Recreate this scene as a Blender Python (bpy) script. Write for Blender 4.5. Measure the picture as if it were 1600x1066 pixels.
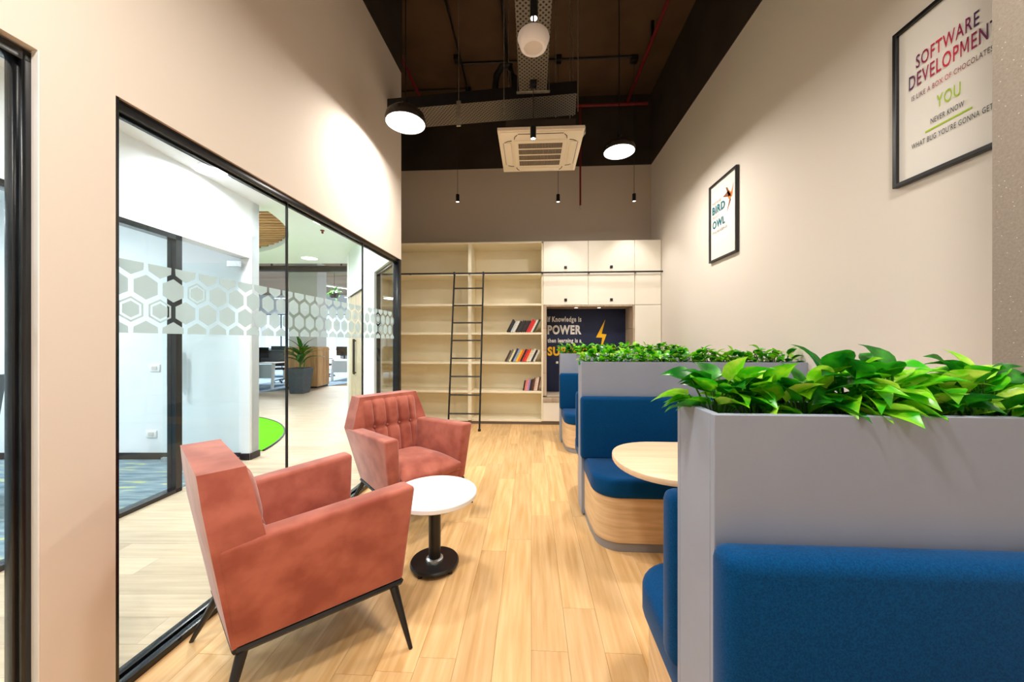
import bpy, bmesh, math, random
from mathutils import Vector, Matrix
random.seed(11)
R = math.radians
for o in list(bpy.data.objects): bpy.data.objects.remove(o)
SCN = bpy.context.scene; COL = SCN.collection

# ------------------------------------------------------------------ camera, world, exposure, main lights
YAW = R(3.07); CA, SA = math.cos(YAW), math.sin(YAW)
def cw(X, Z, h=0.0):
    """office plan (turned 3.07 deg against the library) -> world"""
    return Vector((X*CA - Z*SA, X*SA + Z*CA, h))
cam = bpy.data.cameras.new('camera'); camo = bpy.data.objects.new('camera', cam); COL.objects.link(camo)
camo.location = (0, 0, 1.35); camo.rotation_euler = (R(90), 0, YAW)
cam.lens = 12.6; cam.sensor_width = 36; cam.shift_y = 1.5/1600; cam.clip_start = .02; cam.clip_end = 200
SCN.camera = camo
SCN.view_settings.view_transform = 'Standard'; SCN.view_settings.look = 'None'
SCN.view_settings.gamma = 1; SCN.view_settings.use_curve_mapping = False
SCN.view_settings.exposure = 0.0
try:
    SCN.cycles.use_denoising = True; SCN.cycles.max_bounces = 10; SCN.cycles.diffuse_bounces = 6
    SCN.cycles.glossy_bounces = 4; SCN.cycles.transparent_max_bounces = 24; SCN.cycles.caustics_reflective = False
    SCN.cycles.sample_clamp_indirect = 4
except Exception: pass
W = bpy.data.worlds.new('world'); SCN.world = W; W.use_nodes = True
bg = W.node_tree.nodes['Background']; bg.inputs[0].default_value = (.72, .86, 1, 1); bg.inputs[1].default_value = 1.6

WARM = (1, .93, .84); NEUT = (1, .96, .9); COOL = (.92, .97, 1)
def light(name, kind, loc, energy, color, size=.2, rot=(0, 0, 0), **kw):
    d = bpy.data.lights.new(name, kind); d.energy = energy; d.color = color
    if kind == 'AREA': d.shape = 'DISK'; d.size = size
    elif kind in ('POINT', 'SPOT'): d.shadow_soft_size = size
    for k, v in kw.items(): setattr(d, k, v)
    o = bpy.data.objects.new(name, d); o.location = loc; o.rotation_euler = rot; COL.objects.link(o); return o
DOME_W = 50; SPOT_W = 34; OFF_W = 46; HALL_W = 300

# ------------------------------------------------------------------ materials
def lin(c):
    return tuple(((v/255)/12.92 if v/255 <= .04045 else ((v/255+.055)/1.055)**2.4) for v in c) + (1,)
def base(name):
    m = bpy.data.materials.new(name); m.use_nodes = True
    nt = m.node_tree; return m, nt, nt.nodes['Principled BSDF']
def mat(name, c, rough=.5, metal=0., c2=None, scale=8., bump=0., bscale=120., sheen=0., spec=.5, emit=0, stretch=(1, 1, 1), detail=4, lo=.35, hi=.65, rnd=False, coat=0):
    m, nt, b = base(name); N = nt.nodes; L = nt.links
    b.inputs['Base Color'].default_value = lin(c); b.inputs['Roughness'].default_value = rough
    b.inputs['Metallic'].default_value = metal; b.inputs['Specular IOR Level'].default_value = spec
    if sheen: b.inputs['Sheen Weight'].default_value = sheen; b.inputs['Sheen Roughness'].default_value = .4
    if coat: b.inputs['Coat Weight'].default_value = coat; b.inputs['Coat Roughness'].default_value = .15
    if emit:
        b.inputs['Emission Color'].default_value = lin(c); b.inputs['Emission Strength'].default_value = emit
    tc = mp = None
    def coords():
        nonlocal tc, mp
        if mp is None:
            tc = N.new('ShaderNodeTexCoord'); mp = N.new('ShaderNodeMapping'); mp.inputs['Scale'].default_value = stretch
            if rnd:
                oi = N.new('ShaderNodeObjectInfo'); ad = N.new('ShaderNodeVectorMath'); ad.operation = 'MULTIPLY_ADD'
                L.new(oi.outputs['Random'], ad.inputs[0]); ad.inputs[1].default_value = (37, 53, 19)
                L.new(tc.outputs['Object'], ad.inputs[2]); L.new(ad.outputs[0], mp.inputs['Vector'])
            else: L.new(tc.outputs['Object'], mp.inputs['Vector'])
        return mp.outputs[0]
    if c2:
        n = N.new('ShaderNodeTexNoise'); n.inputs['Scale'].default_value = scale; n.inputs['Detail'].default_value = detail
        L.new(coords(), n.inputs['Vector'])
        r = N.new('ShaderNodeValToRGB'); r.color_ramp.elements[0].position = lo; r.color_ramp.elements[1].position = hi
        r.color_ramp.elements[0].color = lin(c); r.color_ramp.elements[1].color = lin(c2)
        L.new(n.outputs[0], r.inputs[0]); out = r.outputs[0]
        if rnd:
            hs = N.new('ShaderNodeHueSaturation'); oi = N.new('ShaderNodeObjectInfo'); mr = N.new('ShaderNodeMapRange')
            mr.inputs['To Min'].default_value = .82; mr.inputs['To Max'].default_value = 1.1
            L.new(oi.outputs['Random'], mr.inputs['Value']); L.new(mr.outputs[0], hs.inputs['Value']); L.new(out, hs.inputs['Color']); out = hs.outputs[0]
        L.new(out, b.inputs['Base Color'])
    if bump:
        n = N.new('ShaderNodeTexNoise'); n.inputs['Scale'].default_value = bscale; n.inputs['Detail'].default_value = 3
        L.new(coords(), n.inputs['Vector'])
        bp = N.new('ShaderNodeBump'); bp.inputs['Strength'].default_value = bump; bp.inputs['Distance'].default_value = .004
        L.new(n.outputs[0], bp.inputs['Height']); L.new(bp.outputs[0], b.inputs['Normal'])
    return m
M = {}
M['paint'] = mat('cream_wall_paint', (222, 212, 201), .85, bump=.05, bscale=60, spec=.2)
M['paint_r'] = mat('off_white_wall_paint', (227, 219, 210), .85, bump=.05, bscale=60, spec=.2)
M['paint_b'] = mat('greige_wall_paint', (206, 194, 180), .85, bump=.05, bscale=60, spec=.2)
M['paint_dark'] = mat('charcoal_ceiling_paint', (52, 45, 40), .9, c2=(62, 54, 47), scale=2, spec=.15)
M['ceil'] = mat('dark_brown_concrete_soffit', (80, 62, 48), .95, c2=(96, 76, 58), scale=1.2, spec=.1)
M['white_wall'] = mat('white_office_paint', (236, 239, 242), .8, bump=.03, bscale=60, spec=.2)
M['oak'] = mat('honey_oak_plank', (214, 166, 106), .45, c2=(238, 198, 144), scale=2.2, stretch=(16, 1, 16), detail=7, lo=.3, hi=.7, rnd=True, bump=.08, bscale=30, spec=.4)
M['oak_pale'] = mat('pale_oak_plank', (192, 170, 142), .45, c2=(212, 193, 166), scale=2.2, stretch=(1, 16, 16), detail=7, lo=.3, hi=.7, rnd=True, spec=.4)
M['oak_far'] = mat('pale_oak_floor', (194, 173, 148), .45, c2=(212, 194, 170), scale=2.2, stretch=(1, 10, 10), detail=6, spec=.4)
M['sub'] = mat('dark_floor_joint', (120, 92, 60), .9)
M['black'] = mat('black_powder_coat', (14, 14, 16), .35, c2=(24, 24, 26), scale=14)
M['black_gloss'] = mat('black_aluminium_frame', (10, 11, 14), .22, c2=(20, 24, 30), scale=5, spec=.6)
M['velvet'] = mat('terracotta_velvet', (154, 80, 66), .8, c2=(184, 107, 90), scale=7, detail=8, sheen=.45, bump=.06, bscale=500, spec=.15, lo=.38, hi=.66)
M['blue'] = mat('blue_booth_fabric', (0, 54, 98), .9, c2=(0, 68, 118), scale=300, detail=2, sheen=.12, bump=.12, bscale=600, spec=.1)
M['grey'] = mat('grey_laminate', (140, 149, 167), .45, c2=(145, 153, 171), scale=3, spec=.35)
M['plinth'] = mat('grey_plinth', (138, 136, 138), .5)
M['booth_wood'] = mat('light_oak_veneer', (198, 162, 118), .5, c2=(226, 194, 152), scale=2.4, stretch=(1.2, 1.2, 16), detail=7, lo=.3, hi=.7, spec=.35)
M['table_wood'] = mat('pale_beech_top', (222, 188, 152), .42, c2=(238, 208, 174), scale=2.4, stretch=(1, 14, 14), detail=6, lo=.3, hi=.7, spec=.4)
M['tile_wood'] = mat('taupe_wood_tile', (178, 156, 132), .6, c2=(202, 182, 158), scale=3, stretch=(8, 8, 1), detail=5, rnd=True)
M['white'] = mat('white_laminate', (240, 240, 240), .35, c2=(244, 244, 244), scale=4)
M['cream'] = mat('cream_shelf_laminate', (238, 228, 200), .5, c2=(241, 232, 206), scale=3)
M['cab'] = mat('warm_white_cabinet', (243, 235, 220), .4, c2=(245, 238, 224), scale=3)
M['skirt'] = mat('grey_brown_skirting', (118, 106, 94), .6)
M['navy'] = mat('navy_mural', (12, 25, 60), .6, c2=(15, 29, 66), scale=4)
M['txt_white'] = mat('white_lettering', (240, 238, 234), .6)
M['txt_yellow'] = mat('yellow_lettering', (250, 190, 10), .6)
M['poster'] = mat('poster_paper', (232, 228, 222), .7)
M['ink'] = mat('black_ink', (40, 36, 44), .7); M['lime'] = mat('lime_ink', (164, 200, 10), .7)
M['teal'] = mat('teal_ink', (16, 108, 122), .7)
M['inkred'] = mat('faded_brown_ink', (120, 92, 80), .7)
M['orange1'] = mat('orange_paper', (214, 120, 40), .7); M['orange2'] = mat('brown_paper', (132, 72, 40), .7)
M['grad'] = mat('plum_to_red_ink', (70, 20, 70), .7)
M['metal'] = mat('galvanised_steel', (170, 165, 150), .4, .8, c2=(195, 190, 175), scale=30)
M['steel'] = mat('brushed_steel', (190, 195, 198), .3, .9, c2=(205, 208, 210), scale=40)
M['red_pipe'] = mat('red_pipe_paint', (122, 14, 18), .5, c2=(104, 10, 14), scale=6)
M['speaker'] = mat('white_plastic', (232, 226, 226), .5); M['mesh_white'] = mat('pale_grille', (214, 204, 200), .7)
M['ac'] = mat('ivory_plastic', (236, 224, 204), .5); M['ac_dark'] = mat('dark_grille_gap', (74, 62, 50), .7)
M['soil'] = mat('planter_soil', (28, 22, 16), .95)
M['stem'] = mat('plant_stem', (60, 120, 30), .6)
M['pot'] = mat('slate_pot', (62, 70, 78), .55, c2=(74, 82, 90), scale=20)
M['bark'] = mat('wood_strip_cladding', (196, 148, 98), .55, c2=(222, 178, 126), scale=3, stretch=(14, 14, 1), rnd=True)
M['turf'] = mat('green_turf', (92, 190, 22), .95, c2=(108, 206, 32), scale=90, bump=.4, bscale=200, spec=.1)
M['desk'] = mat('white_desk_top', (232, 234, 236), .4); M['desk_p'] = mat('pale_blue_grey_panel', (196, 210, 218), .6)
M['screen'] = mat('dark_monitor', (18, 20, 24), .3); M['chairmesh'] = mat('black_mesh', (20, 22, 26), .7)
M['slat'] = mat('ceiling_wood_slat', (170, 122, 76), .6, c2=(194, 146, 96), scale=3, stretch=(2, 14, 14), rnd=True)
M['brown_soffit'] = mat('brown_open_ceiling', (120, 98, 80), .9, c2=(142, 118, 98), scale=.8)
M['door_wood'] = mat('grey_oak_door', (186, 166, 144), .5, c2=(204, 186, 164), scale=2.5, stretch=(12, 12, 1))
M['glow'] = mat('lamp_diffuser', (255, 247, 235), .5, emit=9); M['glow_cool'] = mat('cool_lamp_diffuser', (250, 252, 255), .5, emit=5)
M['smoke'] = mat('smoked_shade', (44, 38, 36), .25, c2=(52, 46, 42), scale=6, coat=.3)
M['fabric_grey'] = mat('taupe_seat_cushion', (176, 160, 142), .85)
M['chair_grey'] = mat('grey_seat_shell', (92, 98, 104), .5)
M['paper'] = mat('book_pages', (226, 216, 196), .9)

def special(name, build):
    m = bpy.data.materials.new(name); m.use_nodes = True; nt = m.node_tree; nt.nodes.clear()
    out = nt.nodes.new('ShaderNodeOutputMaterial'); nt.links.new(build(nt.nodes, nt.links), out.inputs[0]); return m
def glass_build(tint, f0=.05, k=.75):
    def f(N, L):
        t = N.new('ShaderNodeBsdfTransparent'); t.inputs[0].default_value = tint
        g = N.new('ShaderNodeBsdfGlossy'); g.inputs['Roughness'].default_value = .01; g.inputs[0].default_value = (.95, 1, .98, 1)
        lw = N.new('ShaderNodeLayerWeight'); lw.inputs[0].default_value = .5
        p = N.new('ShaderNodeMath'); p.operation = 'POWER'; p.inputs[1].default_value = 4.5; L.new(lw.outputs['Facing'], p.inputs[0])
        q = N.new('ShaderNodeMath'); q.operation = 'MULTIPLY_ADD'; q.inputs[1].default_value = k; q.inputs[2].default_value = f0; L.new(p.outputs[0], q.inputs[0])
        mx = N.new('ShaderNodeMixShader'); L.new(q.outputs[0], mx.inputs[0]); L.new(t.outputs[0], mx.inputs[1]); L.new(g.outputs[0], mx.inputs[2]); return mx.outputs[0]
    return f
M['glass'] = special('clear_partition_glass', glass_build((.97, .99, .985, 1), .015, .34))
M['glass_green'] = special('greenish_cabin_glass', glass_build((.965, .99, .992, 1), .02, .4))
def film(N, L):
    t = N.new('ShaderNodeBsdfTransparent'); t.inputs[0].default_value = (.9, .95, .95, 1)
    d = N.new('ShaderNodeBsdfDiffuse'); d.inputs[0].default_value = (.66, .71, .70, 1)
    tr = N.new('ShaderNodeBsdfTranslucent'); tr.inputs[0].default_value = (.66, .71, .70, 1)
    a = N.new('ShaderNodeMixShader'); a.inputs[0].default_value = .62; L.new(d.outputs[0], a.inputs[1]); L.new(tr.outputs[0], a.inputs[2])
    b = N.new('ShaderNodeMixShader'); b.inputs[0].default_value = .72; L.new(t.outputs[0], b.inputs[1]); L.new(a.outputs[0], b.inputs[2]); return b.outputs[0]
M['film'] = special('frosted_film', film)
def leafmat(name, c1, c2):
    def f(N, L):
        tc = N.new('ShaderNodeTexCoord'); oi = N.new('ShaderNodeObjectInfo')
        ad = N.new('ShaderNodeVectorMath'); ad.operation = 'MULTIPLY_ADD'; L.new(oi.outputs['Random'], ad.inputs[0]); ad.inputs[1].default_value = (31, 17, 23); L.new(tc.outputs['Object'], ad.inputs[2])
        n = N.new('ShaderNodeTexNoise'); n.inputs['Scale'].default_value = 26; n.inputs['Detail'].default_value = 3; L.new(ad.outputs[0], n.inputs['Vector'])
        r = N.new('ShaderNodeValToRGB'); r.color_ramp.elements[0].position = .42; r.color_ramp.elements[1].position = .66
        r.color_ramp.elements[0].color = lin(c1); r.color_ramp.elements[1].color = lin(c2); L.new(n.outputs[0], r.inputs[0])
        p = N.new('ShaderNodeBsdfPrincipled'); p.inputs['Roughness'].default_value = .32; L.new(r.outputs[0], p.inputs['Base Color'])
        t = N.new('ShaderNodeBsdfTranslucent'); L.new(r.outputs[0], t.inputs[0])
        m = N.new('ShaderNodeMixShader'); m.inputs[0].default_value = .32; L.new(p.outputs[0], m.inputs[1]); L.new(t.outputs[0], m.inputs[2]); return m.outputs[0]
    return special(name, f)
M['leaf_a'] = leafmat('pothos_leaf_green', (52, 182, 18), (156, 232, 40))
M['leaf_b'] = leafmat('pothos_leaf_lime', (130, 220, 28), (214, 244, 100))
M['leaf_c'] = leafmat('pothos_leaf_deep', (10, 100, 18), (50, 156, 26))
M['palm'] = leafmat('strap_leaf_green', (24, 96, 26), (96, 150, 50))
def perf(N, L):
    tc = N.new('ShaderNodeTexCoord'); mp = N.new('ShaderNodeMapping'); mp.inputs['Rotation'].default_value = (0, 0, R(45)); L.new(tc.outputs['Object'], mp.inputs[0])
    v = N.new('ShaderNodeTexVoronoi'); v.inputs['Scale'].default_value = 34; v.inputs['Randomness'].default_value = 0; L.new(mp.outputs[0], v.inputs['Vector'])
    c = N.new('ShaderNodeMath'); c.operation = 'LESS_THAN'; c.inputs[1].default_value = .3; L.new(v.outputs['Distance'], c.inputs[0])
    p = N.new('ShaderNodeBsdfPrincipled'); p.inputs['Base Color'].default_value = lin((104, 94, 80)); p.inputs['Roughness'].default_value = .5
    h = N.new('ShaderNodeBsdfPrincipled'); h.inputs['Base Color'].default_value = lin((14, 12, 10)); h.inputs['Roughness'].default_value = .9
    m = N.new('ShaderNodeMixShader'); L.new(c.outputs[0], m.inputs[0]); L.new(p.outputs[0], m.inputs[1]); L.new(h.outputs[0], m.inputs[2]); return m.outputs[0]
M['perf'] = special('perforated_tray_steel', perf)
def carpet(N, L):
    tc = N.new('ShaderNodeTexCoord'); mp = N.new('ShaderNodeMapping'); mp.inputs['Scale'].default_value = (1.6, 9, 1); L.new(tc.outputs['Object'], mp.inputs[0])
    n = N.new('ShaderNodeTexNoise'); n.inputs['Scale'].default_value = 2.2; n.inputs['Detail'].default_value = 5; L.new(mp.outputs[0], n.inputs['Vector'])
    r = N.new('ShaderNodeValToRGB'); e = r.color_ramp.elements; e[0].position = .32; e[0].color = lin((92, 116, 132)); e[1].position = .6; e[1].color = lin((140, 160, 168))
    x = e.new(.66); x.color = lin((196, 196, 120)); L.new(n.outputs[0], r.inputs[0])
    p = N.new('ShaderNodeBsdfPrincipled'); p.inputs['Roughness'].default_value = .95; L.new(r.outputs[0], p.inputs['Base Color']); return p.outputs[0]
M['carpet'] = special('blue_grey_carpet_yellow_flecks', carpet)
M['carpet_hall'] = mat('blue_grey_hall_carpet', (96, 116, 136), .95, c2=(134, 152, 166), scale=5, stretch=(1, 5, 1))
def pillar(N, L):
    tc = N.new('ShaderNodeTexCoord'); n = N.new('ShaderNodeTexNoise'); n.inputs['Scale'].default_value = 120; n.inputs['Detail'].default_value = 3; L.new(tc.outputs['Object'], n.inputs['Vector'])
    v = N.new('ShaderNodeTexVoronoi'); v.inputs['Scale'].default_value = 55; L.new(tc.outputs['Object'], v.inputs['Vector'])
    r = N.new('ShaderNodeValToRGB'); r.color_ramp.elements[0].color = lin((128, 118, 108)); r.color_ramp.elements[1].color = lin((164, 153, 140)); L.new(n.outputs[0], r.inputs[0])
    c = N.new('ShaderNodeMath'); c.operation = 'LESS_THAN'; c.inputs[1].default_value = .09; L.new(v.outputs['Distance'], c.inputs[0])
    mx = N.new('ShaderNodeMix'); mx.data_type = 'RGBA'; L.new(c.outputs[0], mx.inputs[0]); L.new(r.outputs[0], mx.inputs[6]); mx.inputs[7].default_value = lin((222, 214, 200))
    p = N.new('ShaderNodeBsdfPrincipled'); p.inputs['Roughness'].default_value = .7; L.new(mx.outputs[2], p.inputs['Base Color'])
    b = N.new('ShaderNodeBump'); b.inputs['Strength'].default_value = .3; b.inputs['Distance'].default_value = .003; L.new(n.outputs[0], b.inputs['Height']); L.new(b.outputs[0], p.inputs['Normal']); return p.outputs[0]
M['pillar'] = special('speckled_grey_render', pillar)

# ------------------------------------------------------------------ mesh helpers
class MB:
    def __init__(s): s.v = []; s.f = []; s.m = []
    def add(s, vs, fs, mi=0, X=None):
        k = len(s.v); s.v += [tuple(X @ Vector(v)) if X else tuple(v) for v in vs]
        for f in fs: s.f.append([i+k for i in f]); s.m.append(mi)
        return s
    def bm(s, b, mi=0, X=None):
        b.verts.index_update(); s.add([v.co.copy() for v in b.verts], [[v.index for v in f.verts] for f in b.faces], mi, X); b.free(); return s
    def box(s, x0, x1, y0, y1, z0, z1, bev=0, seg=2, mi=0, X=None):
        vs = [(x, y, z) for z in (z0, z1) for y in (y0, y1) for x in (x0, x1)]
        return s.hexa(vs, bev, seg, mi, X)
    def hexa(s, vs, bev=0, seg=2, mi=0, X=None):
        fs = [(0, 2, 3, 1), (4, 5, 7, 6), (0, 1, 5, 4), (2, 6, 7, 3), (0, 4, 6, 2), (1, 3, 7, 5)]
        if not bev: return s.add(vs, fs, mi, X)
        b = bmesh.new(); q = [b.verts.new(v) for v in vs]
        for f in fs: b.faces.new([q[i] for i in f])
        bmesh.ops.bevel(b, geom=list(b.edges), offset=bev, segments=seg, affect='EDGES', profile=.5, clamp_overlap=True)
        return s.bm(b, mi, X)
    def prism(s, pts, z0, z1, bev=0, seg=2, mi=0, X=None, both=False):
        b = bmesh.new(); lo = [b.verts.new((p[0], p[1], z0)) for p in pts]; hi = [b.verts.new((p[0], p[1], z1)) for p in pts]; n = len(pts)
        b.faces.new(lo[::-1]); top = b.faces.new(hi)
        for i in range(n): b.faces.new((lo[i], lo[(i+1) % n], hi[(i+1) % n], hi[i]))
        bmesh.ops.recalc_face_normals(b, faces=b.faces)
        if bev:
            es = list(top.edges)
            if both: es += [e for e in b.edges if all(v.co.z == lo[0].co.z for v in e.verts)]
            bmesh.ops.bevel(b, geom=es, offset=bev, segments=seg, affect='EDGES', profile=.5)
        return s.bm(b, mi, X)
    def lathe(s, prof, n=24, mi=0, c=(0, 0, 0), X=None, caps=True):
        vs = []; fs = []
        for r, z in prof:
            for i in range(n): a = 2*math.pi*i/n; vs.append((c[0]+r*math.cos(a), c[1]+r*math.sin(a), c[2]+z))
        for j in range(len(prof)-1):
            for i in range(n): fs.append((j*n+i, j*n+(i+1) % n, (j+1)*n+(i+1) % n, (j+1)*n+i))
        if caps and prof[0][0] > 1e-6: fs.append(tuple(range(n))[::-1])
        if caps and prof[-1][0] > 1e-6: fs.append(tuple((len(prof)-1)*n+i for i in range(n)))
        return s.add(vs, fs, mi, X)
    def tube(s, pts, r, n=8, mi=0, r1=None, X=None):
        pts = [Vector(p) for p in pts]; vs = []; fs = []; m = len(pts)
        for j, p in enumerate(pts):
            d = (pts[min(j+1, m-1)]-pts[max(j-1, 0)]).normalized()
            u = d.orthogonal().normalized() if abs(d.z) > .99 else Vector((-d.y, d.x, 0)).normalized()
            w = d.cross(u); rr = r if r1 is None else r+(r1-r)*j/(m-1)
            for i in range(n): a = 2*math.pi*i/n; vs.append(p+u*rr*math.cos(a)+w*rr*math.sin(a))
        for j in range(m-1):
            for i in range(n): fs.append((j*n+i, j*n+(i+1) % n, (j+1)*n+(i+1) % n, (j+1)*n+i))
        fs.append(tuple(range(n))[::-1]); fs.append(tuple((m-1)*n+i for i in range(n)))
        return s.add(vs, fs, mi, X)
    def mesh(s, name, mats, smooth=35):
        me = bpy.data.meshes.new(name); me.from_pydata([tuple(v) for v in s.v], [], s.f)
        for m in (mats if isinstance(mats, (list, tuple)) else [mats]): me.materials.append(m)
        me.polygons.foreach_set('material_index', s.m)
        if smooth: 
            me.polygons.foreach_set('use_smooth', [True]*len(s.f)); me.set_sharp_from_angle(angle=R(smooth))
        me.update(); return me
    def build(s, name, mats, parent=None, loc=None, rz=0, smooth=35):
        return link(name, s.mesh(name, mats, smooth), parent, loc, rz)
def link(name, data, parent=None, loc=None, rz=0):
    o = bpy.data.objects.new(name, data); COL.objects.link(o)
    if loc is not None: o.location = loc
    if rz: o.rotation_euler = (0, 0, rz)
    if parent: o.parent = parent
    return o
def tag(o, label=None, cat=None, group=None, kind=None):
    if label: o['label'] = label
    if cat: o['category'] = cat
    if group: o['group'] = group
    if kind: o['kind'] = kind
    return o
def thing(name, label, cat, loc=(0, 0, 0), rz=0, group=None):
    return tag(link(name, None, None, loc, rz), label, cat, group)
def struct(name, mb, mats, parent=None, loc=None, rz=0):
    o = mb.build(name, mats, parent, loc, rz)
    if not parent: o['kind'] = 'structure'
    return o
def skel(name, loc=(0, 0, 0), rz=0):
    o = link(name, None, None, loc, rz); o['kind'] = 'structure'; return o
def text(body, x0, x1, z, cap, m, parent, X, name='lettering', off=.0):
    """flat lettering in the plane x right / y up of X, from x0 to x1, baseline z, capital height cap"""
    c = bpy.data.curves.new(name, 'FONT'); c.body = body; c.size = 1; c.offset = off; c.resolution_u = 3; c.space_character = 1.12
    o = bpy.data.objects.new(name, c); COL.objects.link(o); c.materials.append(m)
    bpy.context.view_layer.update(); dx = max(o.dimensions.x, .01)
    bb = [v[0] for v in o.bound_box]; sx = (x1-x0)/dx; sy = cap/.70
    me = bpy.data.meshes.new_from_object(o.evaluated_get(bpy.context.evaluated_depsgraph_get())); me.name = name; me.polygons.foreach_set('use_smooth', [False]*len(me.polygons))
    bpy.data.objects.remove(o)
    if not me.materials: me.materials.append(m)
    w_ = m.node_tree.nodes.get('word_width')
    if w_: w_.outputs[0].default_value = max(bb)
    X = X @ Matrix.Translation((x0-min(bb)*sx, z, .003)) @ Matrix.Diagonal((sx, sy, 1, 1))
    if body.isupper() and cap > .05:                       # capitals large enough to tell apart: one part per letter
        b = bmesh.new(); b.from_mesh(me); bmesh.ops.remove_doubles(b, verts=b.verts[:], dist=1e-5); left = set(b.verts); islands = []
        while left:
            st = [left.pop()]; isl = set(st)
            while st:
                for e in st.pop().link_edges:
                    for v in e.verts:
                        if v in left: left.remove(v); isl.add(v); st.append(v)
            islands.append(isl)
        islands.sort(key=lambda q: min(v.co.x for v in q))
        for k, isl in enumerate(islands):
            if len(islands) == len(body) and body[k] == 'M':       # the built-in font fills its M badly: draw it
                xa, xb = min(v.co.x for v in isl), max(v.co.x for v in isl); za, zb = min(v.co.y for v in isl), max(v.co.y for v in isl)
                w = xb-xa; t = w*.15; q = lambda u_, h_: (xa+u_*w, za+h_*(zb-za), 0)
                mb = MB().add([q(0, 0), q(.15, 0), q(.15, 1), q(0, 1), q(.85, 0), q(1, 0), q(1, 1), q(.85, 1), q(.0, 1), q(.19, 1), q(.56, .22), q(.44, .22), q(.81, 1), q(1, 1)],
                              [(0, 1, 2, 3), (4, 5, 6, 7), (8, 11, 10, 9), (11, 10, 13, 12)])
            else:
                fs = [f for f in b.faces if f.verts[0] in isl]; vs = list(isl); ix = {v: i for i, v in enumerate(vs)}
                mb = MB().add([v.co for v in vs], [[ix[v] for v in f.verts] for f in fs])
            mb.build('letter', m, parent, smooth=0).matrix_local = X
        b.free()
    else:
        o = link(name, me, parent); o.matrix_local = X; o['kind'] = 'stuff'

# ------------------------------------------------------------------ SETTING
HB = 4.43; HC = 5.65; RW = 2.08; BY = 6.34; HO = 2.97
# frame of the left (glazed) wall
WO = cw(-1.6273, 0); WRZ = R(3.07-5.0); WD = Vector((-math.sin(WRZ), math.cos(WRZ), 0)); WN = Vector((math.cos(WRZ), math.sin(WRZ), 0))
WEND = 4.12
# frame of the angled wall that leaves the glazed wall's far end
AO = cw(-1.27, 4.105); ARZ = YAW+R(33); AD = Vector((-math.sin(ARZ), math.cos(ARZ), 0)); AN = Vector((math.cos(ARZ), math.sin(ARZ), 0))

# floor of the library: oak planks
fl = skel('floor')
MB().box(-3.3, RW, -2.3, BY, -.05, -.012).build('underlay', M['sub'], fl)
PW, PL = .16, 1.22
pm = MB().box(-PW/2+.0006, PW/2-.0006, -PL/2+.0006, PL/2-.0006, -.0118, 0, mi=0).mesh('plank', M['oak'], 0)
def side_wall(p): return (p-WO).dot(WN)
def side_ang(p): return (p-AO).dot(AN)
pc = 0
for i in range(34):
    x = RW-PW/2-i*PW; offs = random.random()*PL
    for j in range(-1, 9):
        y = -2.2-PL+offs+j*PL+PL/2
        if y-PL/2 > BY or y+PL/2 < -2.2: continue
        cs = [Vector((x+a*PW/2, y+b*PL/2, 0)) for a in (-1, 1) for b in (-1, 1)]
        useA = (y > AO.y+.2); fn = side_ang if useA else side_wall
        d = [fn(c) for c in cs]
        if max(d) < .0: continue
        if min(d) >= 0 and y+PL/2 <= BY and y-PL/2 >= -2.2:
            link('plank', pm, fl, (x, y, 0))
        else:
            b = bmesh.new(); bmesh.ops.create_cube(b, size=1)
            for v in b.verts: v.co = Vector((v.co.x*(PW-.0012), v.co.y*(PL-.0012), v.co.z*.0118-.0059))
            o = Vector((x, y, 0))
            cuts = [((AO if useA else WO)-o, -(AN if useA else WN)), (Vector((0, BY-y, 0)), Vector((0, 1, 0))), (Vector((0, -2.2-y, 0)), Vector((0, -1, 0)))]
            for pco, pno in cuts:
                bmesh.ops.bisect_plane(b, geom=b.verts[:]+b.edges[:]+b.faces[:], plane_co=pco, plane_no=pno, clear_outer=True)
                if len(b.verts): bmesh.ops.holes_fill(b, edges=[e for e in b.edges if e.is_boundary])
            if len(b.faces): MB().bm(b).build('plank', M['oak'], fl, o, 0, 0)
            else: b.free()
# floor of the office side: pale planks near, plain beyond
fo = skel('floor'); fo.rotation_euler = (0, 0, YAW)
MB().box(-17, -1.0, -2.3, 18.5, -.06, -.0125).build('underlay', M['sub'], fo)
pm2 = MB().box(-PL/2+.0006, PL/2-.0006, -PW/2+.0006, PW/2-.0006, -.0118, -.0004).mesh('plank', M['oak_pale'], 0)
ICW = Matrix.Rotation(-YAW, 4, 'Z')
wo_l = ICW @ WO; wn_l = ICW.to_3x3() @ WN; ao_l = ICW @ AO; an_l = ICW.to_3x3() @ AN
for j in range(42):
    Z = -1.2+j*PW; lo = -3.06 if Z < 4.25 else -4.6
    right = -1.6273+.0875*Z if Z < 4.1 else -1.27-(Z-4.105)*.65
    x = right+.02+random.random()*PL*.9
    while x > lo-.2:
        x0 = max(x-PL, lo)
        if x-x0 > .05:
            if abs(x-x0-PL) < 1e-4 and x < right-.05: link('plank', pm2, fo, (x-PL/2, Z, 0))
            else:
                xr = min(x, right)
                if xr-x0 > .04: MB().box(x0+.0006-xr, -.0006, -PW/2+.0006, PW/2-.0006, -.0118, -.0004).build('plank', M['oak_pale'], fo, (xr, Z, 0), 0, 0)
        x -= PL
    x = right+.1
MB().prism([(-17, 5.45), (-2.16, 5.45), (-2.95, 6.69), (-2.95, 11.0), (-17, 11.0)], -.0122, -.0008).box(-17, -4.6, 4.2, 5.45, -.0122, -.0008).build('far_planks', M['oak_far'], fo)['kind'] = 'stuff'
MB().prism([(-15.8, 8.2), (-7.0, 9.3), (-5.6, 11.0), (-5.0, 12.5), (-3.2, 12.5), (-3.2, 17.9), (-15.8, 17.9)], -.01, .006).build('hall_carpet', M['carpet_hall'], fo)
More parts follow.
